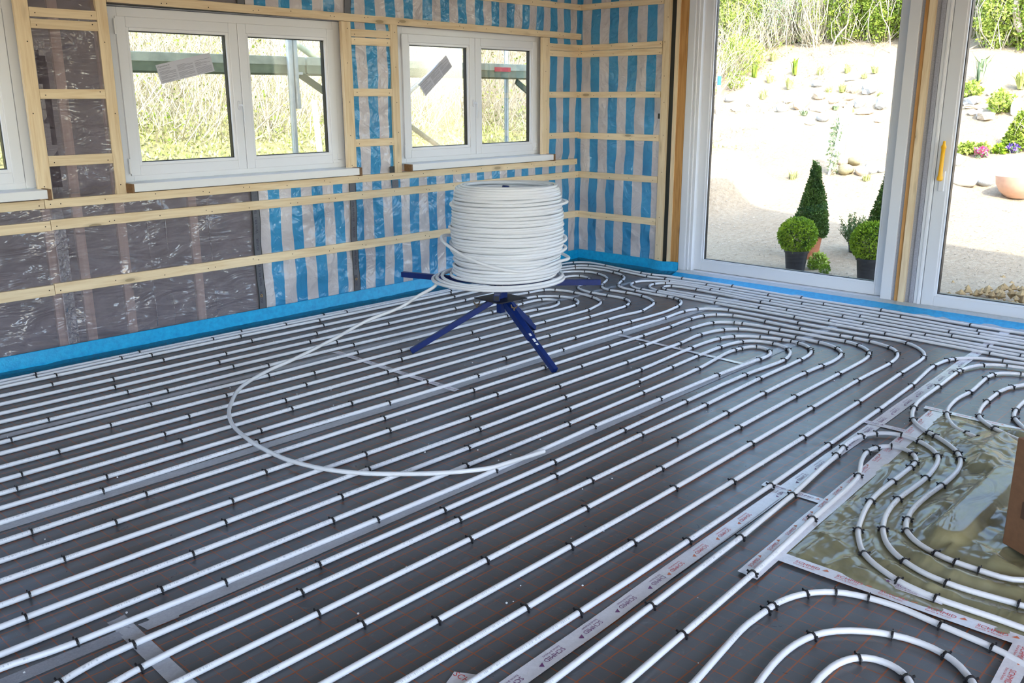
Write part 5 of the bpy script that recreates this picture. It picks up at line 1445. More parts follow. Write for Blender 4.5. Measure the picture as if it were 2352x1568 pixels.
notxt(tape((-5.895, -3.128), (-5.785, -3.134), 0.05, M['tape_clear'], 'short pale tape patch beside the lower left tape crossing'))
p = ((-3.645, -1.02), (-3.668, -2.155))
o = tape(*p, 0.045, M['tape_white'], 'white printed tape crossing six pipes left of the reel legs')
prints(o, *p, 0.045, 'ink_purple', 0.125, 1, 0.03, size=0.018, mark='ink_purple')
notxt(tape((-2.10, -2.09), (-2.152, -3.055), 0.035, M['tape_white'], 'narrow plain white tape crossing the mid-floor loops'))
p = ((-3.655, -3.985), (-3.658, -4.26))
o = tape(*p, 0.05, M['tape_white'], 'short white tape crossing between the long printed tape and the sheet, lower one')
prints(o, *p, 0.05, 'ink_purple', 0.12, 1, 0.02, size=0.02, mark='ink_orange')
p = ((-2.642, -3.965), (-2.646, -4.25))
o = tape(*p, 0.045, M['tape_white'], 'short white tape crossing at the top of the small pipe loops')
prints(o, *p, 0.045, 'ink_purple', 0.13, 1, 0.02, size=0.018, mark='ink_purple')
p = ((-4.57, -4.108), (-3.745, -4.075))
o = tape(*p, 0.055, M['tape_white'], 'white tape with red print doubled over the long tape at lower centre')
prints(o, *p, 0.055, 'ink_red', 0.165, -1, 0.12, size=0.022)
p = ((-5.435, -3.99), (-5.395, -4.055))
o = tape(*p, 0.06, M['tape_white'], 'scrap of red printed tape at the bottom edge of the picture')
m4 = Matrix((Vector((0, -1, 0)), Vector((1, 0, 0)), Vector((0, 0, 1)))).transposed().to_4x4()
m4.translation = Vector((-5.42, -3.985, o['_z']))
letter('SCH', M['ink_red'], m4, 0.03, o)
notxt(o)

# olive plastic sheet taped to the floor, with a timber lying under it
FX0, FX1 = -4.20, -2.255


def foil_y0(x):
    return -4.30 + (x - FX0) / (FX1 - FX0) * 0.10


def seg_dist(x, y, keys):
    best = 9
    for k_ in keys:
        P_ = PIPE_XY[k_]
        for (ax_, ay_), (bx_, by_) in zip(P_, P_[1:]):
            dx, dy = bx_ - ax_, by_ - ay_
            t_ = max(0, min(1, ((x - ax_) * dx + (y - ay_) * dy) / (dx * dx + dy * dy + 1e-9)))
            q = math.hypot(ax_ + dx * t_ - x, ay_ + dy * t_ - y)
            best = min(best, q)
    return best


for k_ in ('p30', 'p31', 'p32', 'p34', 'p35'):
    PIPE_XY[k_] = [q for q in PIPE_XY[k_] if -4.4 < q[0] < -2.0 and q[1] < -4.0]


def timber_dist(x, y):
    ax_, ay_, bx_, by_ = -3.66, -4.712, -2.97, -4.712
    t_ = max(0, min(1, (x - ax_) / (bx_ - ax_)))
    return math.hypot(ax_ + (bx_ - ax_) * t_ - x, ay_ - y)


def foil_fn(u, v):
    x = FX0 + (FX1 - FX0) * u
    y = foil_y0(x) + (-5.45 - foil_y0(x)) * v
    sd = seg_dist(x, y, ('p30', 'p34', 'p35', 'p32'))
    e = min(1, min(u, 1 - u, v) * 14)
    near = min(1, max(0.0, (sd - 0.012) / 0.06))
    a = fbm(x * 3.0 + y * 2.0, y * 5.0 - x * 2.5, 3.3, 2)
    rdg = (0.5 - abs(fbm(x * 1.6 + y * 7, x * 1.3 - y * 3.0, 8.1, 2))) * 2
    rd2 = (0.5 - abs(fbm(x * 7.5 - y * 2.0, y * 2.2 + x * 2.0, 2.4, 2))) * 2
    z = 0.004 + e * (0.0025 + near * (0.014 * max(0, a) + 0.034 * max(0, rdg - 0.66) + 0.030 * max(0, rd2 - 0.72)))
    right = max(0, min(1, (-4.50 - y) / 0.12))
    z += e * near * right * (0.06 * max(0, fbm(x * 3.1, y * 2.7, 1.7, 2)) + 0.012)
    td = timber_dist(x, y)
    z = max(z, 0.058 - max(0, td - 0.048) * 1.3) if td < 0.10 else z
    if x > -2.95 and y < -4.42:          # fold that covers the pipe by the box
        z += near * e * 0.03 * max(0, 1 - abs(y + 4.56) / 0.12)
    return (x, y, z)


fo = MB().grid(190, 120, foil_fn).build('plastic_sheet', M['olive'], smooth=True)
tag(fo, 'crumpled olive translucent plastic sheet taped to the floor at the right', 'plastic sheet')
tb = MB().box(-3.68, -2.965, -4.752, -4.672, 0.001, 0.052).build('timber_block', M['wood_x'], bevel=0.002)
tag(tb, 'pale timber length lying wrapped under the olive sheet', 'timber')

_tz[0] = 0.0075
p = ((-4.385, -4.312), (-2.27, -4.195))
o = tape(*p, 0.075, M['tape_white'], 'white tape with red print along the left edge of the olive sheet')
prints(o, *p, 0.075, 'ink_red', 0.15, 1, 0.06, size=0.02, off=0.018)
p = ((-4.19, -4.285), (-4.175, -5.35))
o = tape(*p, 0.062, M['tape_white'], 'white tape with red print along the near edge of the olive sheet')
prints(o, *p, 0.062, 'ink_red', 0.145, 1, 0.10, size=0.024)
p = ((-2.235, -4.12), (-2.285, -4.9))
o = tape(*p, 0.045, M['tape_white'], 'white tape with red print along the far edge of the olive sheet')
prints(o, *p, 0.045, 'ink_red', 0.14, 1, 0.02, size=0.017)
p = ((-4.115, -4.555), (-4.112, -4.85))
o = tape(*p, 0.045, M['tape_white'], 'short tape with purple print stuck over the near edge tape of the sheet')
prints(o, *p, 0.045, 'ink_purple', 0.13, 1, 0.015, size=0.022, mark='ink_purple')
p = ((-4.16, -5.10), (-4.62, -5.125))
o = tape(*p, 0.06, M['tape_white'], 'red printed tape leaving the picture at the lower right corner')
prints(o, *p, 0.06, 'ink_red', 0.14, 1, 0.05, size=0.022)

# cardboard box at the right edge
A_ = Vector((-3.623, -4.875, 0))
ud, vd = Vector((-0.51, -0.86, 0)).normalized(), Vector((0.86, -0.51, 0)).normalized()
bx_ = empty('cardboard_box', A_)
tag(bx_, 'brown cardboard box standing on the olive sheet at the right edge', 'box')
zf = 0.036
q4 = [Vector((0, 0, 0)), ud * 0.55, ud * 0.55 + vd * 0.4, vd * 0.4]
bb = MB().add([p_ + Vector((0, 0, zf)) for p_ in q4] + [p_ + Vector((0, 0, 0.43)) for p_ in q4],
              [(0, 3, 2, 1), (4, 5, 6, 7), (0, 1, 5, 4), (1, 2, 6, 5), (2, 3, 7, 6), (3, 0, 4, 7)])
bb.build('carton', M['cardboard'], bx_, bevel=0.004)
MB().bar(ud * 0.06 + Vector((0, 0, 0.19)) - vd * 0.001, ud * 0.20 + Vector((0, 0, 0.19)) - vd * 0.001, 0.002, 0.06).build('printed_mark', M['cardboard_dark'], bx_)
MB().bar(q4[0] + Vector((0, 0, 0.431)) + vd * 0.2, q4[1] + Vector((0, 0, 0.431)) + vd * 0.2, 0.05, 0.002).build('sealing_tape', M['tape_clear'], bx_)

# white foam crumbs scattered on the foil
b = MB()
for k in range(150):
    x, y = random.uniform(-6.4, -1.2), random.uniform(-4.9, -0.4)
    r = random.uniform(0.0012, 0.003)
    b.box(x - r, x + r, y - r, y + r, 0.0005, 0.0005 + r * 1.6)
stuff(tag(b.build('foam_crumbs', M['crumb']), 'tiny white foam crumbs scattered over the grid foil', 'debris'))


# ------------------------------------------------------------------ paper notices taped to the panes
def notice(c4, label, name='care_notice'):
    c4 = [Vector((x, 0.0705, z)) for x, z in c4]          # top-left, top-right, bottom-right, bottom-left
    X = (c4[1] - c4[0])
    W_ = X.length
    X.normalize()
    Yv = (c4[0] - c4[3])
    H_ = Yv.length
    Yv.normalize()
    N_ = X.cross(Yv)
    o_ = empty(name, c4[3])
    tag(o_, label, 'paper notice')
    m4 = Matrix((X, Yv, N_)).transposed().to_4x4()
    m4.translation = c4[3]
    b_ = MB()
    b_.add([m4 @ Vector(p_) for p_ in ((0, 0, 0), (W_, 0, 0), (W_, H_, 0), (0, H_, 0), (0, 0, 0.0006), (W_, 0, 0.0006), (W_, H_, 0.0006), (0, H_, 0.0006))],
           [(0, 3, 2, 1), (4, 5, 6, 7), (0, 1, 5, 4), (1, 2, 6, 5), (2, 3, 7, 6), (3, 0, 4, 7)])
    b_.build('sheet', M['paper'], o_)
    t4 = m4.copy()
    t4.translation = m4 @ Vector((W_ * 0.02, H_ * 0.84, 0.0009))
    letter('Pflegeanleitung fuer Kunststoff- und Aluminium-Kunststoff-Fenster'.replace('fuer', 'f\u00fcr'), M['ink'], t4, W_ / 33.5, o_, 'title_lettering')
    b_ = MB()
    rr = random.Random(5)
    for c_ in range(3):
        x0 = W_ * (0.03 + c_ * 0.325)
        for r_ in range(15):
            z_ = H_ * (0.74 - r_ * 0.048)
            if rr.random() < 0.12:
                continue
            L_ = W_ * 0.29 * (1.0 if rr.random() < 0.7 else rr.uniform(0.3, 0.8))
            b_.add([m4 @ Vector(p_) for p_ in ((x0, z_, 0.0008), (x0 + L_, z_, 0.0008), (x0 + L_, z_ + H_ * 0.017, 0.0008), (x0, z_ + H_ * 0.017, 0.0008))], [(0, 1, 2, 3)])
    stuff(b_.build('small_print', M['ink_grey'], o_))
    for ch in o_.children:
        ch.matrix_parent_inverse = Matrix.Translation(o_.location).inverted()
    return o_


notice(((-4.101, 1.744), (-3.726, 1.83), (-3.703, 1.711), (-4.074, 1.63)), 'slightly tilted care notice taped to the left pane of the larger window')
notice(((-1.931, 1.643), (-1.633, 1.876), (-1.566, 1.794), (-1.865, 1.555)), 'steeply slanted care notice taped to the window nearest the room corner')

# ------------------------------------------------------------------ garden ground
GX = [(-1, -0.14), (0, -0.14), (1.5, -0.12), (2.5, -0.10), (3.5, 0.0), (4.5, 0.12), (5.7, 0.33), (6.2, 0.48), (7.2, 0.79), (8.7, 1.33), (10.2, 1.95), (11.5, 2.5), (13, 3.1), (18, 5.5), (40, 12)]
GY = [(-1, -0.14), (0.5, -0.14), (1.5, 0.0), (2.4, 0.35), (3.2, 0.72), (4.2, 1.05), (6, 1.75), (9, 3.3), (14, 6), (40, 14)]


def ground(x, y, fine=True):
    z = max(interp(GX, x), interp(GY, y))
    z += 0.58 * math.exp(-(((x - 4.7) / 0.8) ** 6 + ((y - 1.9) / 1.15) ** 6)) * (1 + 0.2 * fbm(x * 3, y * 3, 1.0, 3))
    if fine:
        k = min(1.0, max(0.15, (x - 2.5) / 4, (y - 1) / 3))
        z += k * 0.16 * fbm(x * 0.9, y * 0.9, 0.5, 4)
    return z


def spot(px, py):
    """where the view through a pixel of the photograph meets the garden ground"""
    d = ray(px, py)
    t, prev = 5.0, 5.0
    while t < 60:
        q = CAM + d * t
        if (q.x > 0.2 or q.y > 0.3) and q.z < ground(q.x, q.y):
            lo, hi = prev, t
            for _ in range(25):
                mid_ = (lo + hi) / 2
                q = CAM + d * mid_
                if q.z < ground(q.x, q.y):
                    hi = mid_
                else:
                    lo = mid_
            q = CAM + d * hi
            return Vector((q.x, q.y, ground(q.x, q.y))), hi
        prev = t
        t += 0.1
    q = CAM + d * 20
    return q, 20.0


def ax(a, b, step, fine0, fine1, big):
    v, out = a, []
    while v < b:
        out.append(v)
        v += step if fine0 <= v <= fine1 else big
    out.append(b)
    return out


gxs = ax(-16, 30, 0.16, 0, 12.5, 0.7)
gys = ax(-12, 24, 0.16, -6, 7, 0.7)
gb = MB()
ids = {}
for j, y in enumerate(gys):
    for i, x in enumerate(gxs):
        z = ground(x, y) if (x > 0.1 or y > 0.2) else -0.3
        gb.v.append((x, y, z))
n_ = len(gxs)
for j in range(len(gys) - 1):
    for i in range(n_ - 1):
        gb.f.append((j * n_ + i, j * n_ + i + 1, (j + 1) * n_ + i + 1, (j + 1) * n_ + i))
gb.mi = [0] * len(gb.f)
struct(gb.build('ground', M['sand'], smooth=True))

PXM = FPX      # px per metre at distance t along the view is PXM / t (t counts along the axis)


def npm(vs, k, name, mt, parent=None, smooth=False):
    """numpy array of k-gon corners -> mesh object"""
    n = len(vs) // k
    me = bpy.data.meshes.new(name)
    me.vertices.add(len(vs))
    me.vertices.foreach_set('co', np.asarray(vs, dtype=np.float32).ravel())
    me.loops.add(len(vs))
    me.loops.foreach_set('vertex_index', np.arange(len(vs), dtype=np.int32))
    me.polygons.add(n)
    me.polygons.foreach_set('loop_start', np.arange(0, len(vs), k, dtype=np.int32))
    me.polygons.foreach_set('loop_total', np.full(n, k, dtype=np.int32))
    me.materials.append(mt)
    me.update()
    me.validate()
    return put(name, me, parent)


def leaves(centres, size, name, mt, parent=None, up=0.3, outward=None):
    """small pointed leaf quads at the given centres"""
    c = np.asarray(centres, dtype=np.float64)
    n = len(c)
    d = rng.normal(size=(n, 3))
    d[:, 2] += up
    if outward is not None:
        d += outward
    d /= np.linalg.norm(d, axis=1)[:, None]
    s = np.cross(d, rng.normal(size=(n, 3)))
    s /= np.linalg.norm(s, axis=1)[:, None] + 1e-9
    L = size * rng.uniform(0.6, 1.3, size=(n, 1))
    v = np.stack([c, c + d * L * 0.5 + s * L * 0.28, c + d * L, c + d * L * 0.5 - s * L * 0.28], axis=1).reshape(-1, 3)
    return stuff(npm(v, 4, name, mt, parent))


def twigs(base, tip, r, name, mt, parent=None, seg=4, bend=0.15):
    """bent three-sided twigs"""
    base, tip = np.asarray(base, float), np.asarray(tip, float)
    n = len(base)
    bn = rng.normal(size=(n, 3)) * bend * np.linalg.norm(tip - base, axis=1)[:, None]
    d = tip - base
    d /= np.linalg.norm(d, axis=1)[:, None] + 1e-9
    s = np.cross(d, rng.normal(size=(n, 3)))
    s /= np.linalg.norm(s, axis=1)[:, None] + 1e-9
    q = np.cross(d, s)
    rr = (r * rng.uniform(0.6, 1.5, size=n))[:, None]
    rings = []
    for k in range(seg + 1):
        t = k / seg
        p = base * (1 - t) + tip * t + bn * (4 * t * (1 - t))
        w = rr * (1 - 0.65 * t)
        rings.append([p + w * s, p + w * (-0.5 * s + 0.866 * q), p + w * (-0.5 * s - 0.866 * q)])
    out = []
    for k in range(seg):
        for j in range(3):
            a, b_, c_, d_ = rings[k][j], rings[k][(j + 1) % 3], rings[k + 1][(j + 1) % 3], rings[k + 1][j]
            out.append(np.stack([a, b_, c_, d_], axis=1))
    v = np.concatenate(out, axis=0).reshape(-1, 3)
    return stuff(npm(v, 4, name, mt, parent))


def rebase(root):
    iv_ = root.matrix_basis.inverted()
    for ch in root.children:
        ch.matrix_parent_inverse = iv_


def blob(c, r, n, shell=0.55):
    d = rng.normal(size=(n, 3))
    d /= np.linalg.norm(d, axis=1)[:, None]
    k = rng.uniform(shell, 1.0, size=(n, 1)) ** (1 / 2)
    return np.asarray(c) + d * k * np.asarray(r), d


def pot(x, y, z, r0, r1, h, mt, parent, ribs=False):
    b_ = MB()
    lip = 0.02
    b_.lathe([(0, 0), (r0, 0), (r1 * 0.96, h - lip), (r1 * 1.04, h - lip), (r1 * 1.05, h), (r1 * 0.95, h), (r1 * 0.93, h - 0.03)], 28, (x, y, z))
    o_ = b_.build('pot', mt, parent, smooth='auto')
    s_ = MB().lathe([(0, h - 0.028), (r1 * 0.94, h - 0.03)], 20, (x, y, z)).build('potting_soil', M['peat'], parent)
    return o_


def ball_box(x, y, label, rb, hp, rp, mt=None):
    z = ground(x, y)
    o_ = empty('potted_boxwood', (x, y, z))
    tag(o_, label, 'potted plant')
    pot(x, y, z, rp * 0.78, rp, hp, M['black_pot'], o_)
    cz = z + hp + rb * 0.78
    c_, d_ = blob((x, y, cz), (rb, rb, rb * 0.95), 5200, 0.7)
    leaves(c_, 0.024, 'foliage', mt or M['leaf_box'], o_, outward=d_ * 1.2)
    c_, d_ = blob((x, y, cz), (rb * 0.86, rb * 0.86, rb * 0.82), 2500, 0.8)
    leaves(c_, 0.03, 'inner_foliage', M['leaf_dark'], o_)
    n = 60
    twigs(np.tile((x, y, z + hp - 0.03), (n, 1)), blob((x, y, cz), (rb * 0.8,) * 3, n)[0], 0.003, 'stems', M['bark'], o_)
    rebase(o_)
    return o_


def cone_box(x, y, label, h, rb, potmt, hp, rp, leafmt=None):
    z = ground(x, y)
    o_ = empty('potted_cone_tree', (x, y, z))
    tag(o_, label, 'potted plant')
    pot(x, y, z, rp * 0.72, rp, hp, potmt, o_)
    n = 9000
    t = 1 - np.sqrt(rng.uniform(0, 1, n))
    a = rng.uniform(0, 2 * PI, n)
    prof = np.interp(t, [0, 0.08, 0.25, 0.55, 0.75, 0.9, 1.0], [0.80, 1.0, 0.92, 0.60, 0.34, 0.22, 0.03])
    r = rb * prof * np.sqrt(rng.uniform(0.55, 1.0, n)) * (1 + 0.06 * np.sin(a * 3 + t * 9))
    c_ = np.stack([x + r * np.cos(a), y + r * np.sin(a), z + hp - 0.01 + t * (h - hp)], axis=1)
    leaves(c_, 0.022, 'foliage', leafmt or M['leaf_dark'], o_, outward=np.stack([np.cos(a), np.sin(a), 0 * a + 0.4], axis=1))
    n = 3500
    t = 1 - np.sqrt(rng.uniform(0, 1, n))
    a = rng.uniform(0, 2 * PI, n)
    r = rb * 0.62 * np.interp(t, [0, 0.08, 0.25, 0.55, 0.75, 0.9, 1.0], [0.80, 1.0, 0.92, 0.60, 0.34, 0.22, 0.03]) * np.sqrt(rng.uniform(0, 1, n))
    leaves(np.stack([x + r * np.cos(a), y + r * np.sin(a), z + hp - 0.01 + t * (h - hp) * 0.97], axis=1), 0.05, 'inner_foliage', M['leaf_dark'], o_)
    MB().tube([(x, y, z + hp - 0.03), (x, y, z + h * 0.9)], [0.012, 0.004], 6).build('stem', M['bark'], o_)
    rebase(o_)
    return o_


def at_px(px, py, z):
    q = on_z(px, py, z)
    return q.x, q.y


x_, y_ = at_px(1826, 619, -0.115)
ball_box(x_, y_, 'round light green boxwood ball in a black pot, left of the doorway pair', 0.185, 0.20, 0.115)
x_, y_ = at_px(1994, 648, -0.115)
ball_box(x_, y_, 'round light green boxwood ball in a black pot, by the right door jamb', 0.19, 0.23, 0.125)
x_, y_ = at_px(1858, 590, -0.10)
cone_box(x_, y_, 'dark green cone topiary in a terracotta pot behind the left boxwood ball', 1.03, 0.178, M['terracotta'], 0.24, 0.12)
x_, y_ = at_px(2026, 600, -0.10)
cone_box(x_, y_, 'second dark cone topiary half hidden behind the right door jamb', 1.03, 0.178, M['terracotta'], 0.24, 0.12)
# rosemary in a small pot
x_, y_ = at_px(1960, 583, -0.10)
z_ = ground(x_, y_)
rs = tag(empty('potted_rosemary', (x_, y_, z_)), 'upright rosemary in a small black pot behind the right boxwood ball', 'potted plant')
pot(x_, y_, z_, 0.05, 0.065, 0.11, M['black_pot'], rs)
n = 46
a = rng.uniform(0, 2 * PI, n)
rad = np.sqrt(rng.uniform(0.02, 1, n)) * 0.19
bs = np.tile((x_, y_, z_ + 0.09), (n, 1)) + np.stack([rad * np.cos(a) * 0.25, rad * np.sin(a) * 0.25, 0 * a], axis=1)
tp = np.stack([x_ + rad * np.cos(a), y_ + rad * np.sin(a), z_ + 0.24 + rng.uniform(0, 0.16, n)], axis=1)
twigs(bs, tp, 0.004, 'stems', M['rosemary'], rs, bend=0.08)
k = rng.uniform(0.15, 1, size=(n, 60, 1))
cc = (bs[:, None] * (1 - k) + tp[:, None] * k).reshape(-1, 3) + rng.normal(size=(n * 60, 3)) * 0.004
leaves(cc, 0.022, 'needles', M['rosemary'], rs, up=0.5)
rebase(rs)
# little herbs on the paving
for px_, py_, mt, lb, r in ((1866, 618, 'leaf_box', 'small clipped boxwood tuft left of the herb', 0.05), (1879, 615, 'leaf_lime', 'leafy pale green herb beside the black pot', 0.075), (1893, 628, 'leaf_box', 'small clipped boxwood tuft right of the herb', 0.048)):
    x_, y_ = at_px(px_, py_, -0.115)
    z_ = ground(x_, y_)
    hb = tag(empty('garden_herb', (x_, y_, z_)), lb, 'plant')
    c_, d_ = blob((x_, y_, z_ + r * 0.9), (r, r, r), 500, 0.5)
    leaves(c_, 0.018 if mt == 'leaf_box' else 0.042, 'foliage', M[mt], hb, outward=d_)
    twigs(np.tile((x_, y_, z_ - 0.01), (12, 1)), blob((x_, y_, z_ + r), (r * 0.7,) * 3, 12)[0], 0.002, 'stems', M['rosemary'], hb)
    rebase(hb)


# ------------------------------------------------------------------ rocks
def rock_mesh(seed, flat, sharp):
    bm = bmesh.new()
    bmesh.ops.create_icosphere(bm, subdivisions=2, radius=1.0)
    rr = random.Random(seed)
    o_ = Vector((rr.uniform(-9, 9), rr.uniform(-9, 9), rr.uniform(-9, 9)))
    for v in bm.verts:
        p_ = v.co.copy()
        if sharp:
            m_ = max(abs(p_.x), abs(p_.y), abs(p_.z))
            p_ = p_.lerp(p_ / m_ * 0.85, 0.75)
        v.co = p_ * (1 + 0.28 * noise.noise(p_ * 1.1 + o_) + 0.08 * noise.noise(p_ * 3 + o_))
    me = bpy.data.meshes.new('rock')
    bm.to_mesh(me)
    bm.free()
    if not sharp:
        me.polygons.foreach_set('use_smooth', [True] * len(me.polygons))
    return me


ROCKS = [  # px centre, py centre, half width px, half height px, material, sharp, label
    (1876, 192, 15, 8, 'rock_grey', 1, 'flat grey slate highest in the middle of the bank'),
    (1881, 218, 18, 10, 'rock_tan', 1, 'wedge shaped tan stone above the white block'),
    (1880, 243, 21, 12, 'rock_white', 1, 'brilliant white stone block in the middle of the bank'),
    (1996, 200, 17, 15, 'rock_grey', 1, 'large bluish slate slab leaning at the upper right of the bank'),
    (1966, 199, 8, 14, 'rock_tan', 1, 'narrow upright tan stone beside the bluish slab'),
    (1947, 224, 15, 6, 'rock_tan', 1, 'upper layered tan stone of the stack right of the white block'),
    (1947, 239, 15, 8, 'rock_tan', 1, 'lower layered tan stone of the stack right of the white block'),
    (1973, 237, 11, 10, 'rock_grey', 1, 'dark layered stone between the tan stack and the leaning slab'),
    (1985, 257, 22, 6, 'rock_tan', 1, 'long flat layered stone low on the right of the bank'),
    (1957, 206, 13, 5, 'rock_tan', 1, 'thin flat stone behind the tan stack'),
    (1836, 236, 11, 15, 'rock_tan', 1, 'leaning tan slab left of the white block'),
    (1813, 226, 11, 9, 'rock_white', 1, 'pale angular stone left of the leaning tan slab'),
    (1796, 247, 10, 11, 'rock_grey', 0, 'grey round stone at the left end of the rock row'),
    (1891, 268, 15, 11, 'rock_grey', 0, 'grey boulder just below the white block'),
    (1860, 280, 12, 7, 'rock_white', 0, 'pale flat stone left of the grey boulder'),
    (2028, 232, 14, 18, 'rock_grey', 1, 'tall slate leaning against the right door jamb in view'),
    (1915, 229, 11, 8, 'rock_tan', 0, 'rounded tan stone between the white block and the stack'),
    (2019, 275, 9, 6, 'rock_tan', 1, 'small flat stone below the tall slate'),
    (1954, 181, 13, 4, 'rock_grey', 1, 'thin slate plate high above the tan stack'),
    (1694, 245, 13, 11, 'rock_white', 0, 'smooth white round stone left on the bank, lower one'),
    (1731, 233, 12, 11, 'rock_white', 0, 'smooth white round stone left on the bank, upper one'),
    (1676, 225, 12, 9, 'rock_grey', 0, 'grey round stone behind the smooth white ones'),
    (1942, 387, 22, 12, 'rock_moss', 0, 'mossy boulder in front of the group below the bank'),
    (1934, 369, 13, 9, 'rock_tan', 0, 'small tan boulder atop the mossy one'),
    (1962, 369, 20, 10, 'rock_moss', 0, 'brown boulder at the back of the mossy group'),
    (1979, 392, 16, 11, 'rock_tan', 0, 'round tan boulder in the middle of the mossy group'),
    (2001, 384, 15, 14, 'rock_grey', 0, 'light grey boulder right of the mossy group'),
    (2023, 388, 10, 8, 'rock_grey', 0, 'small grey stone at the right end of the mossy group'),
    (2231, 230, 20, 10, 'rock_grey', 1, 'flat layered slate seen high through the second door'),
    (2236, 245, 22, 5, 'rock_tan', 1, 'thin layered slab under the slate through the second door'),
    (2233, 257, 9, 7, 'rock_white', 0, 'small round white stone seen through the second door'),
    (2264, 265, 22, 10, 'rock_tan', 1, 'flat tan slab right of the small white stone'),
    (2250, 258, 6, 12, 'rock_grey', 1, 'upright grey slab beside the small white stone'),
    (2334, 245, 12, 18, 'rock_white', 0, 'pale tall stone at the right edge behind the cone bush'),
    (2274, 213, 6, 6, 'rock_white', 0, 'tiny white pebble on the bank through the second door'),
    (2212, 408, 34, 17, 'rock_white', 0, 'big pale boulder behind the clay bowl, left one'),
    (2262, 416, 17, 12, 'rock_grey', 0, 'smaller pale boulder next to the clay bowl'),
    (2197, 366, 12, 14, 'rock_grey', 0, 'grey boulder above the big pale one by the second door'),
]
for i, (px_, py_, hw, hh, mt, sh, lb) in enumerate(ROCKS):
    q, t = spot(px_, py_ + hh * 0.8)
    s_ = t / FPX
    me = rock_mesh(i, 0, sh)
    me.materials.append(M[mt])
    o_ = put('rock', me)
    o_.scale = (hh * s_ * 0.95 + 0.03, hw * s_ * 1.02, hh * s_ * 1.1)
    o_.location = (q.x, q.y, q.z + hh * s_ * 0.62)
    o_.rotation_euler = (random.uniform(-.15, .15), random.uniform(-.1, .1), random.uniform(-.5, .5) - 0.35)
    tag(o_, lb, 'rock', 'stones on the garden bank')


# ------------------------------------------------------------------ grasses and small plants
def tuft(px_, py_, h_px, n, label, mt='grass_blade', spread=0.6, name='grass_tuft', wide=0.008, extra=None):
    q, t = spot(px_, py_)
    h = h_px * t / FPX
    o_ = empty(name, q)
    tag(o_, label, 'plant')
    vs = []
    for k_ in range(n):
        a_ = random.uniform(0, 2 * PI)
        b0 = q + Vector((math.cos(a_), math.sin(a_), 0)) * random.uniform(0, 0.05)
        L_ = h * random.uniform(0.5, 1.1)
        out_ = Vector((math.cos(a_), math.sin(a_), 0)) * L_ * spread * random.uniform(0.2, 1.0)
        m_ = b0 + out_ * 0.45 + Vector((0, 0, L_ * 0.7))
        e_ = b0 + out_ + Vector((0, 0, L_ * random.uniform(0.55, 1.0)))
        s_ = Vector((-math.sin(a_), math.cos(a_), 0)) * wide
        vs += [b0 - s_, b0 + s_, m_ + s_ * 0.8, m_ - s_ * 0.8, m_ - s_ * 0.8, m_ + s_ * 0.8, e_ + s_ * 0.1, e_ - s_ * 0.1]
    stuff(npm(np.array([tuple(v) for v in vs]), 4, 'blades', M[mt], o_))
    rebase(o_)
    return o_


TUFTS = [(1883, 172, 22, 60, 'grass tuft in the middle of the sandy slope'), (1946, 168, 24, 60, 'yellowish grass tuft right of the middle tuft'),
         (2009, 168, 22, 60, 'grass tuft by the right jamb of the first door'), (1904, 212, 18, 50, 'grass tuft beside the wedge shaped stone'),
         (1934, 212, 24, 60, 'grass tuft above the tan stone stack'), (1985, 180, 16, 50, 'low grass tuft above the leaning slab'),
         (1768, 190, 24, 60, 'grass tuft left of the slate row'), (1752, 228, 26, 60, 'loose grass clump beside the upper white round stone'),
         (1813, 205, 34, 70, 'tall grassy weed above the pale angular stone'), (1775, 140, 26, 80, 'dry grass clump at the top left of the slope'),
         (1955, 258, 12, 30, 'tiny grass tuft under the tan stack'), (2022, 222, 12, 30, 'tiny grass tuft in front of the leaning slab'),
         (1820, 412, 24, 60, 'pale grass tuft on the sand behind the cone topiary'), (1990, 415, 18, 60, 'pale weeds in front of the mossy boulders')]
for px_, py_, h_, n, lb in TUFTS:
    tuft(px_, py_, h_, n, lb)
tuft(1826, 172, 48, 26, 'sword leaved lily plant standing on the slope', 'leaf_hedge', 0.35, 'lily_plant', 0.016)
tuft(1732, 178, 36, 20, 'dark sword leaved plant left on the slope', 'leaf_hedge', 0.2, 'lily_plant', 0.018)
tuft(2250, 190, 70, 30, 'tall grey sword leaved plant seen through the second door', 'leaf_grey', 0.45, 'lily_plant', 0.022)
tuft(2345, 205, 50, 80, 'dry grass clump at the right edge through the second door', 'grass_blade', 0.8, 'grass_tuft', 0.012)
tuft(1846, 265, 14, 40, 'dark small leafy plant under the leaning tan slab', 'leaf_grey', 0.9, 'rock_plant', 0.014)
tuft(1918, 252, 12, 40, 'dark small leafy plant right of the white block', 'leaf_grey', 0.9, 'rock_plant', 0.014)


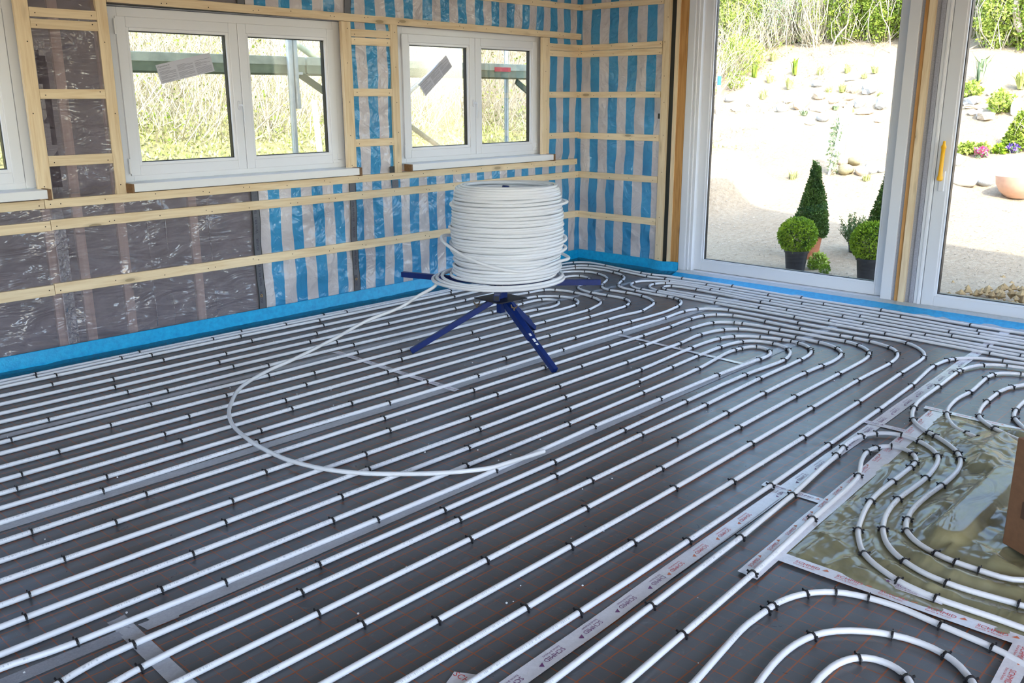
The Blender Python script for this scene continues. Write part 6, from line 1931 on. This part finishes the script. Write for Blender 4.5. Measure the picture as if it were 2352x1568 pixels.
def shrub(px_, py_, w_px, h_px, n, label, mt, size=0.05, name='garden_shrub', tw=40, cone=False, flower=None, dist=None):
    if dist is None:
        q, t = spot(px_, py_)
    else:
        q, t = dist
    w, h = w_px * t / FPX, h_px * t / FPX
    o_ = empty(name, q)
    tag(o_, label, 'shrub' if flower is None else 'flower')
    if cone:
        tt = 1 - np.sqrt(rng.uniform(0, 1, n))
        a_ = rng.uniform(0, 2 * PI, n)
        r_ = w * np.interp(tt, [0, 0.1, 1], [0.85, 1, 0.1]) * np.sqrt(rng.uniform(0.5, 1, n))
        c_ = np.stack([q.x + r_ * np.cos(a_), q.y + r_ * np.sin(a_), q.z + tt * h], axis=1)
        d_ = np.stack([np.cos(a_), np.sin(a_), 0 * a_], axis=1)
    else:
        c_, d_ = blob((q.x, q.y, q.z + h * 0.5), (w, w, h * 0.55), n, 0.25)
        for j in range(3):
            c_[:, j] += np.array([0.28 * w * noise.noise((p_[0] * 2.2 / max(w, .2), p_[1] * 2.2 / max(w, .2), p_[2] * 2.2 / max(w, .2) + j * 9)) for p_ in c_])
    leaves(c_, size, 'foliage', M[mt], o_, outward=d_ * 0.6)
    if tw:
        tips, _ = blob((q.x, q.y, q.z + h * 0.55), (w * 0.9, w * 0.9, h * 0.55), tw)
        twigs(np.tile((q.x, q.y, q.z - 0.03), (tw, 1)) + rng.normal(size=(tw, 3)) * (w * 0.25, w * 0.25, 0), tips, 0.006 + 0.004 * w, 'stems', M['twig'], o_)
    if flower:
        fc, fd = blob((q.x, q.y, q.z + h * 0.75), (w * 0.9, w * 0.9, h * 0.5), 160, 0.7)
        leaves(fc, size * 1.1, 'blossom', M[flower], o_)
    rebase(o_)
    return o_


shrub(1700, 168, 52, 78, 2600, 'tall leafy weed clump above the smooth white stones', 'leaf_lime', 0.05)
shrub(1690, 205, 22, 40, 300, 'thin upright seedling clump above the grey round stone', 'leaf_hedge', 0.05, tw=24)
shrub(1912, 400, 13, 125, 330, 'young planted sapling tied to a white stake', 'leaf_grey', 0.055, 'sapling', 14)
q, t = spot(1904, 402)
h_ = 145 * t / FPX
sk = tag(empty('plant_stake', q), 'thin white stake with white tags beside the sapling', 'stake')
MB().tube([q, q + Vector((0.0, -0.14, h_))], 0.016, 6).build('rod', M['white_paint'], sk)
for f_, r in ((0.97, 0.10), (0.45, 0.07)):
    c_ = q + Vector((0, -0.14 * f_ - 0.05, h_ * f_))
    MB().box(c_.x - 0.012, c_.x + 0.012, c_.y - r * 0.7, c_.y + r * 0.5, c_.z - r, c_.z + r).build('tag', M['white_paint'], sk, bevel=0.01)
rebase(sk)
q, t = spot(1648, 262)
sk = tag(empty('marking_stake', q), 'white marking stake with a blue tip beside the left door jamb', 'stake')
hs = t / FPX
MB().tube([q, q + Vector((0, 0, 64 * hs))], 4.2 * hs, 8).build('rod', M['white_paint'], sk)
MB().tube([q + Vector((0, 0, 64 * hs)), q + Vector((0, 0, 84 * hs))], 4.3 * hs, 8).build('tip', M['blue_paint'], sk)
rebase(sk)

# flower bed and clay bowl in front of the second door
for px_, w_, h_, n, lb, mt, fl in ((2203, 12, 20, 260, 'low yellow green plant at the left of the flower bed', 'leaf_lime', None), (2226, 14, 24, 320, 'low yellow green plant second in the flower bed', 'leaf_lime', None),
                                   (2256, 14, 22, 320, 'low yellow green plant third in the flower bed', 'leaf_lime', None), (2296, 12, 18, 240, 'low green plant right in the flower bed', 'leaf_box', None)):
    shrub(px_, 352, w_, h_, n, lb, mt, 0.05, 'bed_plant', 10)
shrub(2252, 360, 16, 16, 160, 'pink flowering cushion in the flower bed', 'leaf_grey', 0.045, 'flower_cushion', 8, flower='pink')
shrub(2326, 350, 14, 14, 160, 'violet flowering cushion in the flower bed', 'leaf_grey', 0.045, 'flower_cushion', 8, flower='purple')
shrub(2340, 340, 36, 90, 2600, 'cone shaped green bush behind the violet flowers', 'leaf_hedge', 0.05, 'cone_bush', 20, cone=True)
shrub(2228, 222, 24, 30, 500, 'green perennial above the layered slate through the second door', 'leaf_lime', 0.06, 'perennial', 20)
shrub(2296, 258, 26, 44, 700, 'bright green perennial right of the layered slate', 'leaf_lime', 0.06, 'perennial', 24)
q, t = spot(2336, 452)
s_ = t / FPX
bw = MB()
R_b = 50 * s_
bw.lathe([(0.0, 0.0), (R_b * 0.45, 0.0), (R_b * 0.78, R_b * 0.28), (R_b * 0.95, R_b * 0.62), (R_b, R_b * 0.98), (R_b * 0.94, R_b * 0.98), (R_b * 0.85, R_b * 0.6), (R_b * 0.4, R_b * 0.12), (0, R_b * 0.1)], 36)
o = bw.build('clay_bowl', M['terracotta_pale'], smooth='auto', loc=(q.x, q.y, q.z - 0.01))
tag(o, 'wide pale terracotta planting bowl standing on the sand', 'bowl')

# heap of loose ochre clods outside the second door
q0 = on_z(2330, 700, -0.10)
b = MB()
rr = random.Random(3)
for k in range(420):
    a_ = rr.uniform(0, 2 * PI)
    d_ = abs(rr.gauss(0, 0.42))
    x, y = q0.x + 0.25 + d_ * math.cos(a_), q0.y - 0.25 + d_ * math.sin(a_) * 1.2
    if x < 0.3:
        continue
    r = rr.uniform(0.015, 0.05)
    z = ground(x, y) + max(0, 0.16 - d_ * 0.25) * rr.uniform(0.3, 1)
    bm_ = [Vector((rr.gauss(0, 1), rr.gauss(0, 1), rr.gauss(0, 1))).normalized() * r * rr.uniform(0.7, 1.1) for _ in range(6)]
    oc = [Vector((1, 0, 0)), Vector((-1, 0, 0)), Vector((0, 1, 0)), Vector((0, -1, 0)), Vector((0, 0, 1)), Vector((0, 0, -1))]
    vs = [Vector((x, y, z)) + c_ * r * rr.uniform(0.6, 1.2) for c_ in oc]
    b.add(vs, [(0, 2, 4), (2, 1, 4), (1, 3, 4), (3, 0, 4), (2, 0, 5), (1, 2, 5), (3, 1, 5), (0, 3, 5)])
stuff(tag(b.build('soil_clods', M['clod']), 'heap of loose ochre soil clods outside the second door', 'soil'))
# pebbles and crumbs on the shaded ground outside
b = MB()
for k in range(2600):
    x, y = rr.uniform(0.3, 5.5), rr.uniform(-5.5, 2.0)
    r = rr.uniform(0.004, 0.016)
    z = ground(x, y) + r * 0.3
    vs = [Vector((x, y, z)) + c_ * r * rr.uniform(0.6, 1.3) for c_ in (Vector((1, 0, 0)), Vector((-0.6, 0.8, 0)), Vector((-0.6, -0.8, 0)), Vector((0, 0, 1)))]
    b.add(vs, [(0, 1, 3), (1, 2, 3), (2, 0, 3)])
stuff(tag(b.build('gravel', M['rock_tan']), 'fine gravel and crumbs on the ground outside the glass doors', 'gravel'))

# ------------------------------------------------------------------ bushes along the top of the bank
n = 5200
xx, yy = rng.uniform(6.5, 12.5, n), rng.uniform(-5, 7, n)
cl = np.array([fbm(a_ * 0.55, c_ * 0.55, 7.7, 3) for a_, c_ in zip(xx, yy)])
ok = cl > 0.03
xx, yy = xx[ok], yy[ok]
zz = np.array([ground(a_, c_) for a_, c_ in zip(xx, yy)])
bs = np.stack([xx, yy, zz - 0.01], axis=1)
tp = bs + rng.normal(size=bs.shape) * (0.10, 0.10, 0.03) + (0, 0, 0.07)
stuff(tag(twigs(bs, tp, 0.006, 'dry_litter', M['twig'], seg=2), 'dry straw litter lying in patches on the sandy bank', 'litter'))
BUSH = [  # px, py(base), half width px, height px, leaves, material, size, twig count, label
    (1680, 130, 60, 150, 10920, 'leaf_lime', 0.053, 208, 'loose light green bush at the left top of the bank'),
    (1780, 118, 55, 150, 5460, 'leaf_grey', 0.046, 546, 'twiggy half bare bush next to the light green one'),
    (1862, 116, 50, 140, 3990, 'leaf_lime', 0.043, 624, 'bare straw coloured brushwood in the middle of the bank top'),
    (1930, 116, 50, 150, 10920, 'leaf_hedge', 0.053, 260, 'green bush behind the leaning pale branch'),
    (2010, 116, 60, 170, 17220, 'leaf_hedge', 0.053, 156, 'dense sunny hedge bush at the right of the first door'),
    (2110, 120, 60, 170, 10920, 'leaf_hedge', 0.053, 156, 'hedge bush hidden behind the door post'),
    (2215, 110, 48, 150, 7560, 'leaf_hedge', 0.050, 416, 'brown and green brushwood at the top of the second door'),
    (2300, 128, 60, 165, 15960, 'leaf_lime', 0.059, 234, 'bright green bush at the top right through the second door'),
    (1600, 130, 60, 160, 8820, 'leaf_lime', 0.053, 208, 'light green bush beyond the left jamb of the first door'),
    (2390, 140, 70, 180, 10920, 'leaf_hedge', 0.056, 156, 'hedge bush beyond the right edge'),
]
for px_, py_, w_, h_, n, mt, sz, tw, lb in BUSH:
    q, t = spot(px_, py_ + 6)
    q = q + Vector((0.7, 0.2, 0.05))
    shrub(px_, py_, w_, h_ * 1.25, n, lb, mt, sz, 'bank_bush', tw, dist=(q, t + 0.7))
# a dark thicket further back closes the view
b0 = []
n = 9000
xx, yy = rng.uniform(13.5, 17.5, n), rng.uniform(-6, 13, n)
zz = np.array([ground(a_, c_, False) for a_, c_ in zip(xx, yy)]) + rng.uniform(0, 1, n) ** 1.3 * 4.2
stuff(tag(leaves(np.stack([xx, yy, zz], axis=1), 0.22, 'far_thicket', M['leaf_hedge']), 'dark green thicket behind the bushes of the bank', 'thicket'))

BR = [  # pale bare stems: list of px points (at one distance), radius px, label
    ([(1908, 116), (1922, 85), (1945, 58), (1958, 25), (1975, -10)], 3.2, 'pale leaning branch rising to the right over the bank'),
    ([(1806, 122), (1806, 85), (1808, 55), (1795, 30), (1778, 18)], 1.6, 'thin pale forked stem in the middle left of the bank'),
    ([(1873, 122), (1868, 90), (1858, 50), (1846, 20), (1840, -8)], 2.0, 'pale bare stem left of the leaning branch'),
    ([(1875, 118), (1878, 70), (1890, 45), (1900, 15), (1902, -8)], 1.4, 'slender bare stem crossing behind the leaning branch'),
    ([(2047, 103), (2042, 70), (2028, 40), (2022, 5)], 2.0, 'pale bare stem in front of the dense hedge bush'),
    ([(1985, 110), (1962, 98), (1935, 86)], 1.6, 'fallen twig lying at the foot of the green bush'),
    ([(2222, 106), (2250, 102), (2288, 96)], 3.0, 'grey fallen branch lying across the bank top'),
    ([(2348, 72), (2338, 55), (2333, 20), (2340, -15)], 9.0, 'thick pale tree trunk at the upper right edge'),
    ([(1748, 120), (1746, 80), (1752, 50)], 1.4, 'thin bare stem beside the twiggy bush'),
]
for pts, rp, lb in BR:
    q, t = spot(pts[0][0], max(pts[0][1], 112))
    D = t * 1.0
    rp = rp * (0.62 if rp < 8 else 1.0)
    w3 = []
    for (a_, c_) in pts:
        d_ = ray(a_, c_)
        w3.append(CAM + d_ * (D - 0.2))
    w3[0].z = min(w3[0].z, ground(w3[0].x, w3[0].y) + (0.0 if rp < 8 else 1.0))
    o_ = MB().tube(catmull(w3, 4), [rp * D / FPX * (1 - 0.4 * k_ / (4 * (len(w3) - 1))) for k_ in range(4 * (len(w3) - 1) + 1)], 7).build('bare_branch', M['branch'] if rp < 8 else M['bark'], smooth='auto')
    tag(o_, lb, 'branch')

M['leaf_slope'] = leaf_mat('fresh_slope_leaf', (0.12, 0.18, 0.02), (0.34, 0.40, 0.09))
# ------------------------------------------------------------------ slope and scaffold outside the windows
n = 13500
xx, yy = rng.uniform(-10, 13, n), rng.uniform(4.1, 9.0, n)
zz = np.array([ground(a_, c_) for a_, c_ in zip(xx, yy)])
L_ = rng.uniform(0.5, 1.5, n)
bs = np.stack([xx, yy, zz - 0.03], axis=1)
tp = bs + np.stack([rng.normal(size=n) * 0.32 * L_, rng.normal(size=n) * 0.3 * L_ - 0.1, L_ * rng.uniform(0.5, 1.0, n)], axis=1)
stuff(tag(twigs(bs, tp, 0.0055, 'dry_thicket', M['twig'], seg=4, bend=0.16), 'tangle of straw coloured dry stems on the slope outside the windows', 'thicket'))
n = 36000
xx, yy = rng.uniform(-10, 13, n), rng.uniform(3.6, 9.5, n)
clump = np.array([fbm(a_ * 0.9, c_ * 0.9, 5.5, 3) for a_, c_ in zip(xx, yy)])
ok = clump > -0.02
xx, yy = xx[ok], yy[ok]
zz = np.array([ground(a_, c_) for a_, c_ in zip(xx, yy)]) + rng.uniform(0, 1, len(xx)) ** 1.6 * 1.25
stuff(tag(leaves(np.stack([xx, yy, zz], axis=1), 0.045, 'slope_leaves', M['leaf_slope']), 'scattered fresh green leaves among the dry stems outside the windows', 'leaves'))
n = 22000
xx, yy = rng.uniform(-9, 7, n), rng.uniform(2.2, 5.0, n)
zz = np.array([ground(a_, c_) for a_, c_ in zip(xx, yy)])
stuff(tag(leaves(np.stack([xx, yy, zz], axis=1), 0.055, 'slope_grass', M['grass_blade'], up=2.0), 'sunny yellow green grass at the foot of the slope outside the windows', 'grass'))
n = 9000
xx, yy = rng.uniform(-14, 12, n), rng.uniform(9.0, 12.0, n)
zz = np.array([ground(a_, c_, False) for a_, c_ in zip(xx, yy)]) + rng.uniform(0, 1, n) ** 1.3 * 2.5
stuff(tag(leaves(np.stack([xx, yy, zz], axis=1), 0.2, 'far_thicket', M['leaf_hedge']), 'dark leafy thicket at the top of the slope outside the windows', 'thicket'))

SY = 0.9
for x0, x1, lb in ((-6.2, -2.42, 'weathered green scaffold deck outside the larger window'), (-2.40, 1.3, 'weathered scaffold deck with a red sticker outside the corner window')):
    dk = tag(empty('scaffold_deck', ((x0 + x1) / 2, SY, 1.735)), lb, 'scaffold deck')
    MB().box(x0, x1, SY, SY + 0.62, 1.80, 1.865).build('deck_board', M['deck'], dk, bevel=0.004)
    MB().box(x0, x1, SY + 0.01, SY + 0.05, 1.735, 1.80).box(x0, x1, SY + 0.57, SY + 0.61, 1.735, 1.80).box(x0, x1, SY, SY + 0.06, 1.735, 1.742).build('deck_rail', M['deck_dark'], dk)
    if x1 > 0:
        a_, c_ = on_y(1136, 154, SY), on_y(1173, 165, SY)
        MB().box(a_.x, c_.x, SY - 0.002, SY, min(a_.z, c_.z), max(a_.z, c_.z)).build('red_sticker', M['red'], dk)
    rebase(dk)


def pole(p0, p1, r, mt, name, label, cat, extra=None):
    o_ = MB().tube([p0, p1], r, 10).build(name, mt, smooth='auto')
    return tag(o_, label, cat)


xp = on_y(675, 200, SY - 0.06).x
g0 = ground(xp, SY)
ps = tag(empty('scaffold_post', (xp, SY - 0.06, g0)), 'galvanised double scaffold post outside the larger window', 'scaffold post')
MB().tube([(xp - 0.022, SY - 0.06, g0), (xp - 0.022, SY - 0.06, 3.6)], 0.025, 12).build('standard_tube', M['scaffold'], ps, smooth='auto')
MB().tube([(xp + 0.032, SY - 0.05, 1.52), (xp + 0.032, SY - 0.05, 3.6)], 0.024, 12).build('upper_tube', M['scaffold'], ps, smooth='auto')
MB().tube([(xp + 0.032, SY - 0.05, 1.46), (xp + 0.032, SY - 0.05, 1.58)], 0.030, 12).build('sleeve', M['scaffold'], ps, smooth='auto')
MB().bar((xp + 0.03, SY - 0.05, 1.735), (xp + 0.09, SY - 0.05, 1.735), 0.03, 0.02).build('bracket', M['scaffold'], ps)
rebase(ps)
a_, c_ = on_y(690, 172, SY + 0.1), on_y(748, 212, SY + 0.1)
tag(MB().bar(a_, c_, 0.03, 0.05).build('scaffold_brace', M['brace']), 'short dark green brace under the deck beside the double post', 'scaffold brace')
a_, c_ = on_y(1186, 187, SY + 0.2), on_y(1215, 213, SY + 0.2)
tag(MB().bar(a_, c_, 0.03, 0.05).build('scaffold_brace', M['brace']), 'short dark green brace under the deck outside the corner window', 'scaffold brace')
xp = on_y(1163, 130, SY + 0.66).x
pole((xp, SY + 0.66, ground(xp, SY)), (xp, SY + 0.66, 3.6), 0.025, M['scaffold'], 'scaffold_post', 'single galvanised scaffold post outside the corner window', 'scaffold post')
a_, c_ = on_y(925, 224, SY - 0.07), on_y(1070, 98, SY - 0.07)
d_ = (c_ - a_).normalized()
pole(a_ - d_ * 1.2, c_ + d_ * 1.2, 0.021, M['scaffold'], 'scaffold_diagonal', 'bright diagonal scaffold tube rising to the right outside the corner window', 'scaffold tube')
a_, c_ = on_y(925, 277, SY + 0.72), on_y(1010, 338, SY + 0.72)
d_ = (c_ - a_).normalized()
pole(a_ - d_ * 1.6, c_ + d_ * 1.2, 0.026, M['deck_dark'], 'scaffold_diagonal', 'dark diagonal scaffold tube falling to the right outside the corner window', 'scaffold tube')
q, t = spot(736, 352)
o_ = MB().tube([q - Vector((0, 0, 0.1)), on_y(721, 230, q.y)], 0.035, 8).build('marking_stake', M['white_paint'])
tag(o_, 'leaning white painted stake on the slope outside the larger window', 'stake')
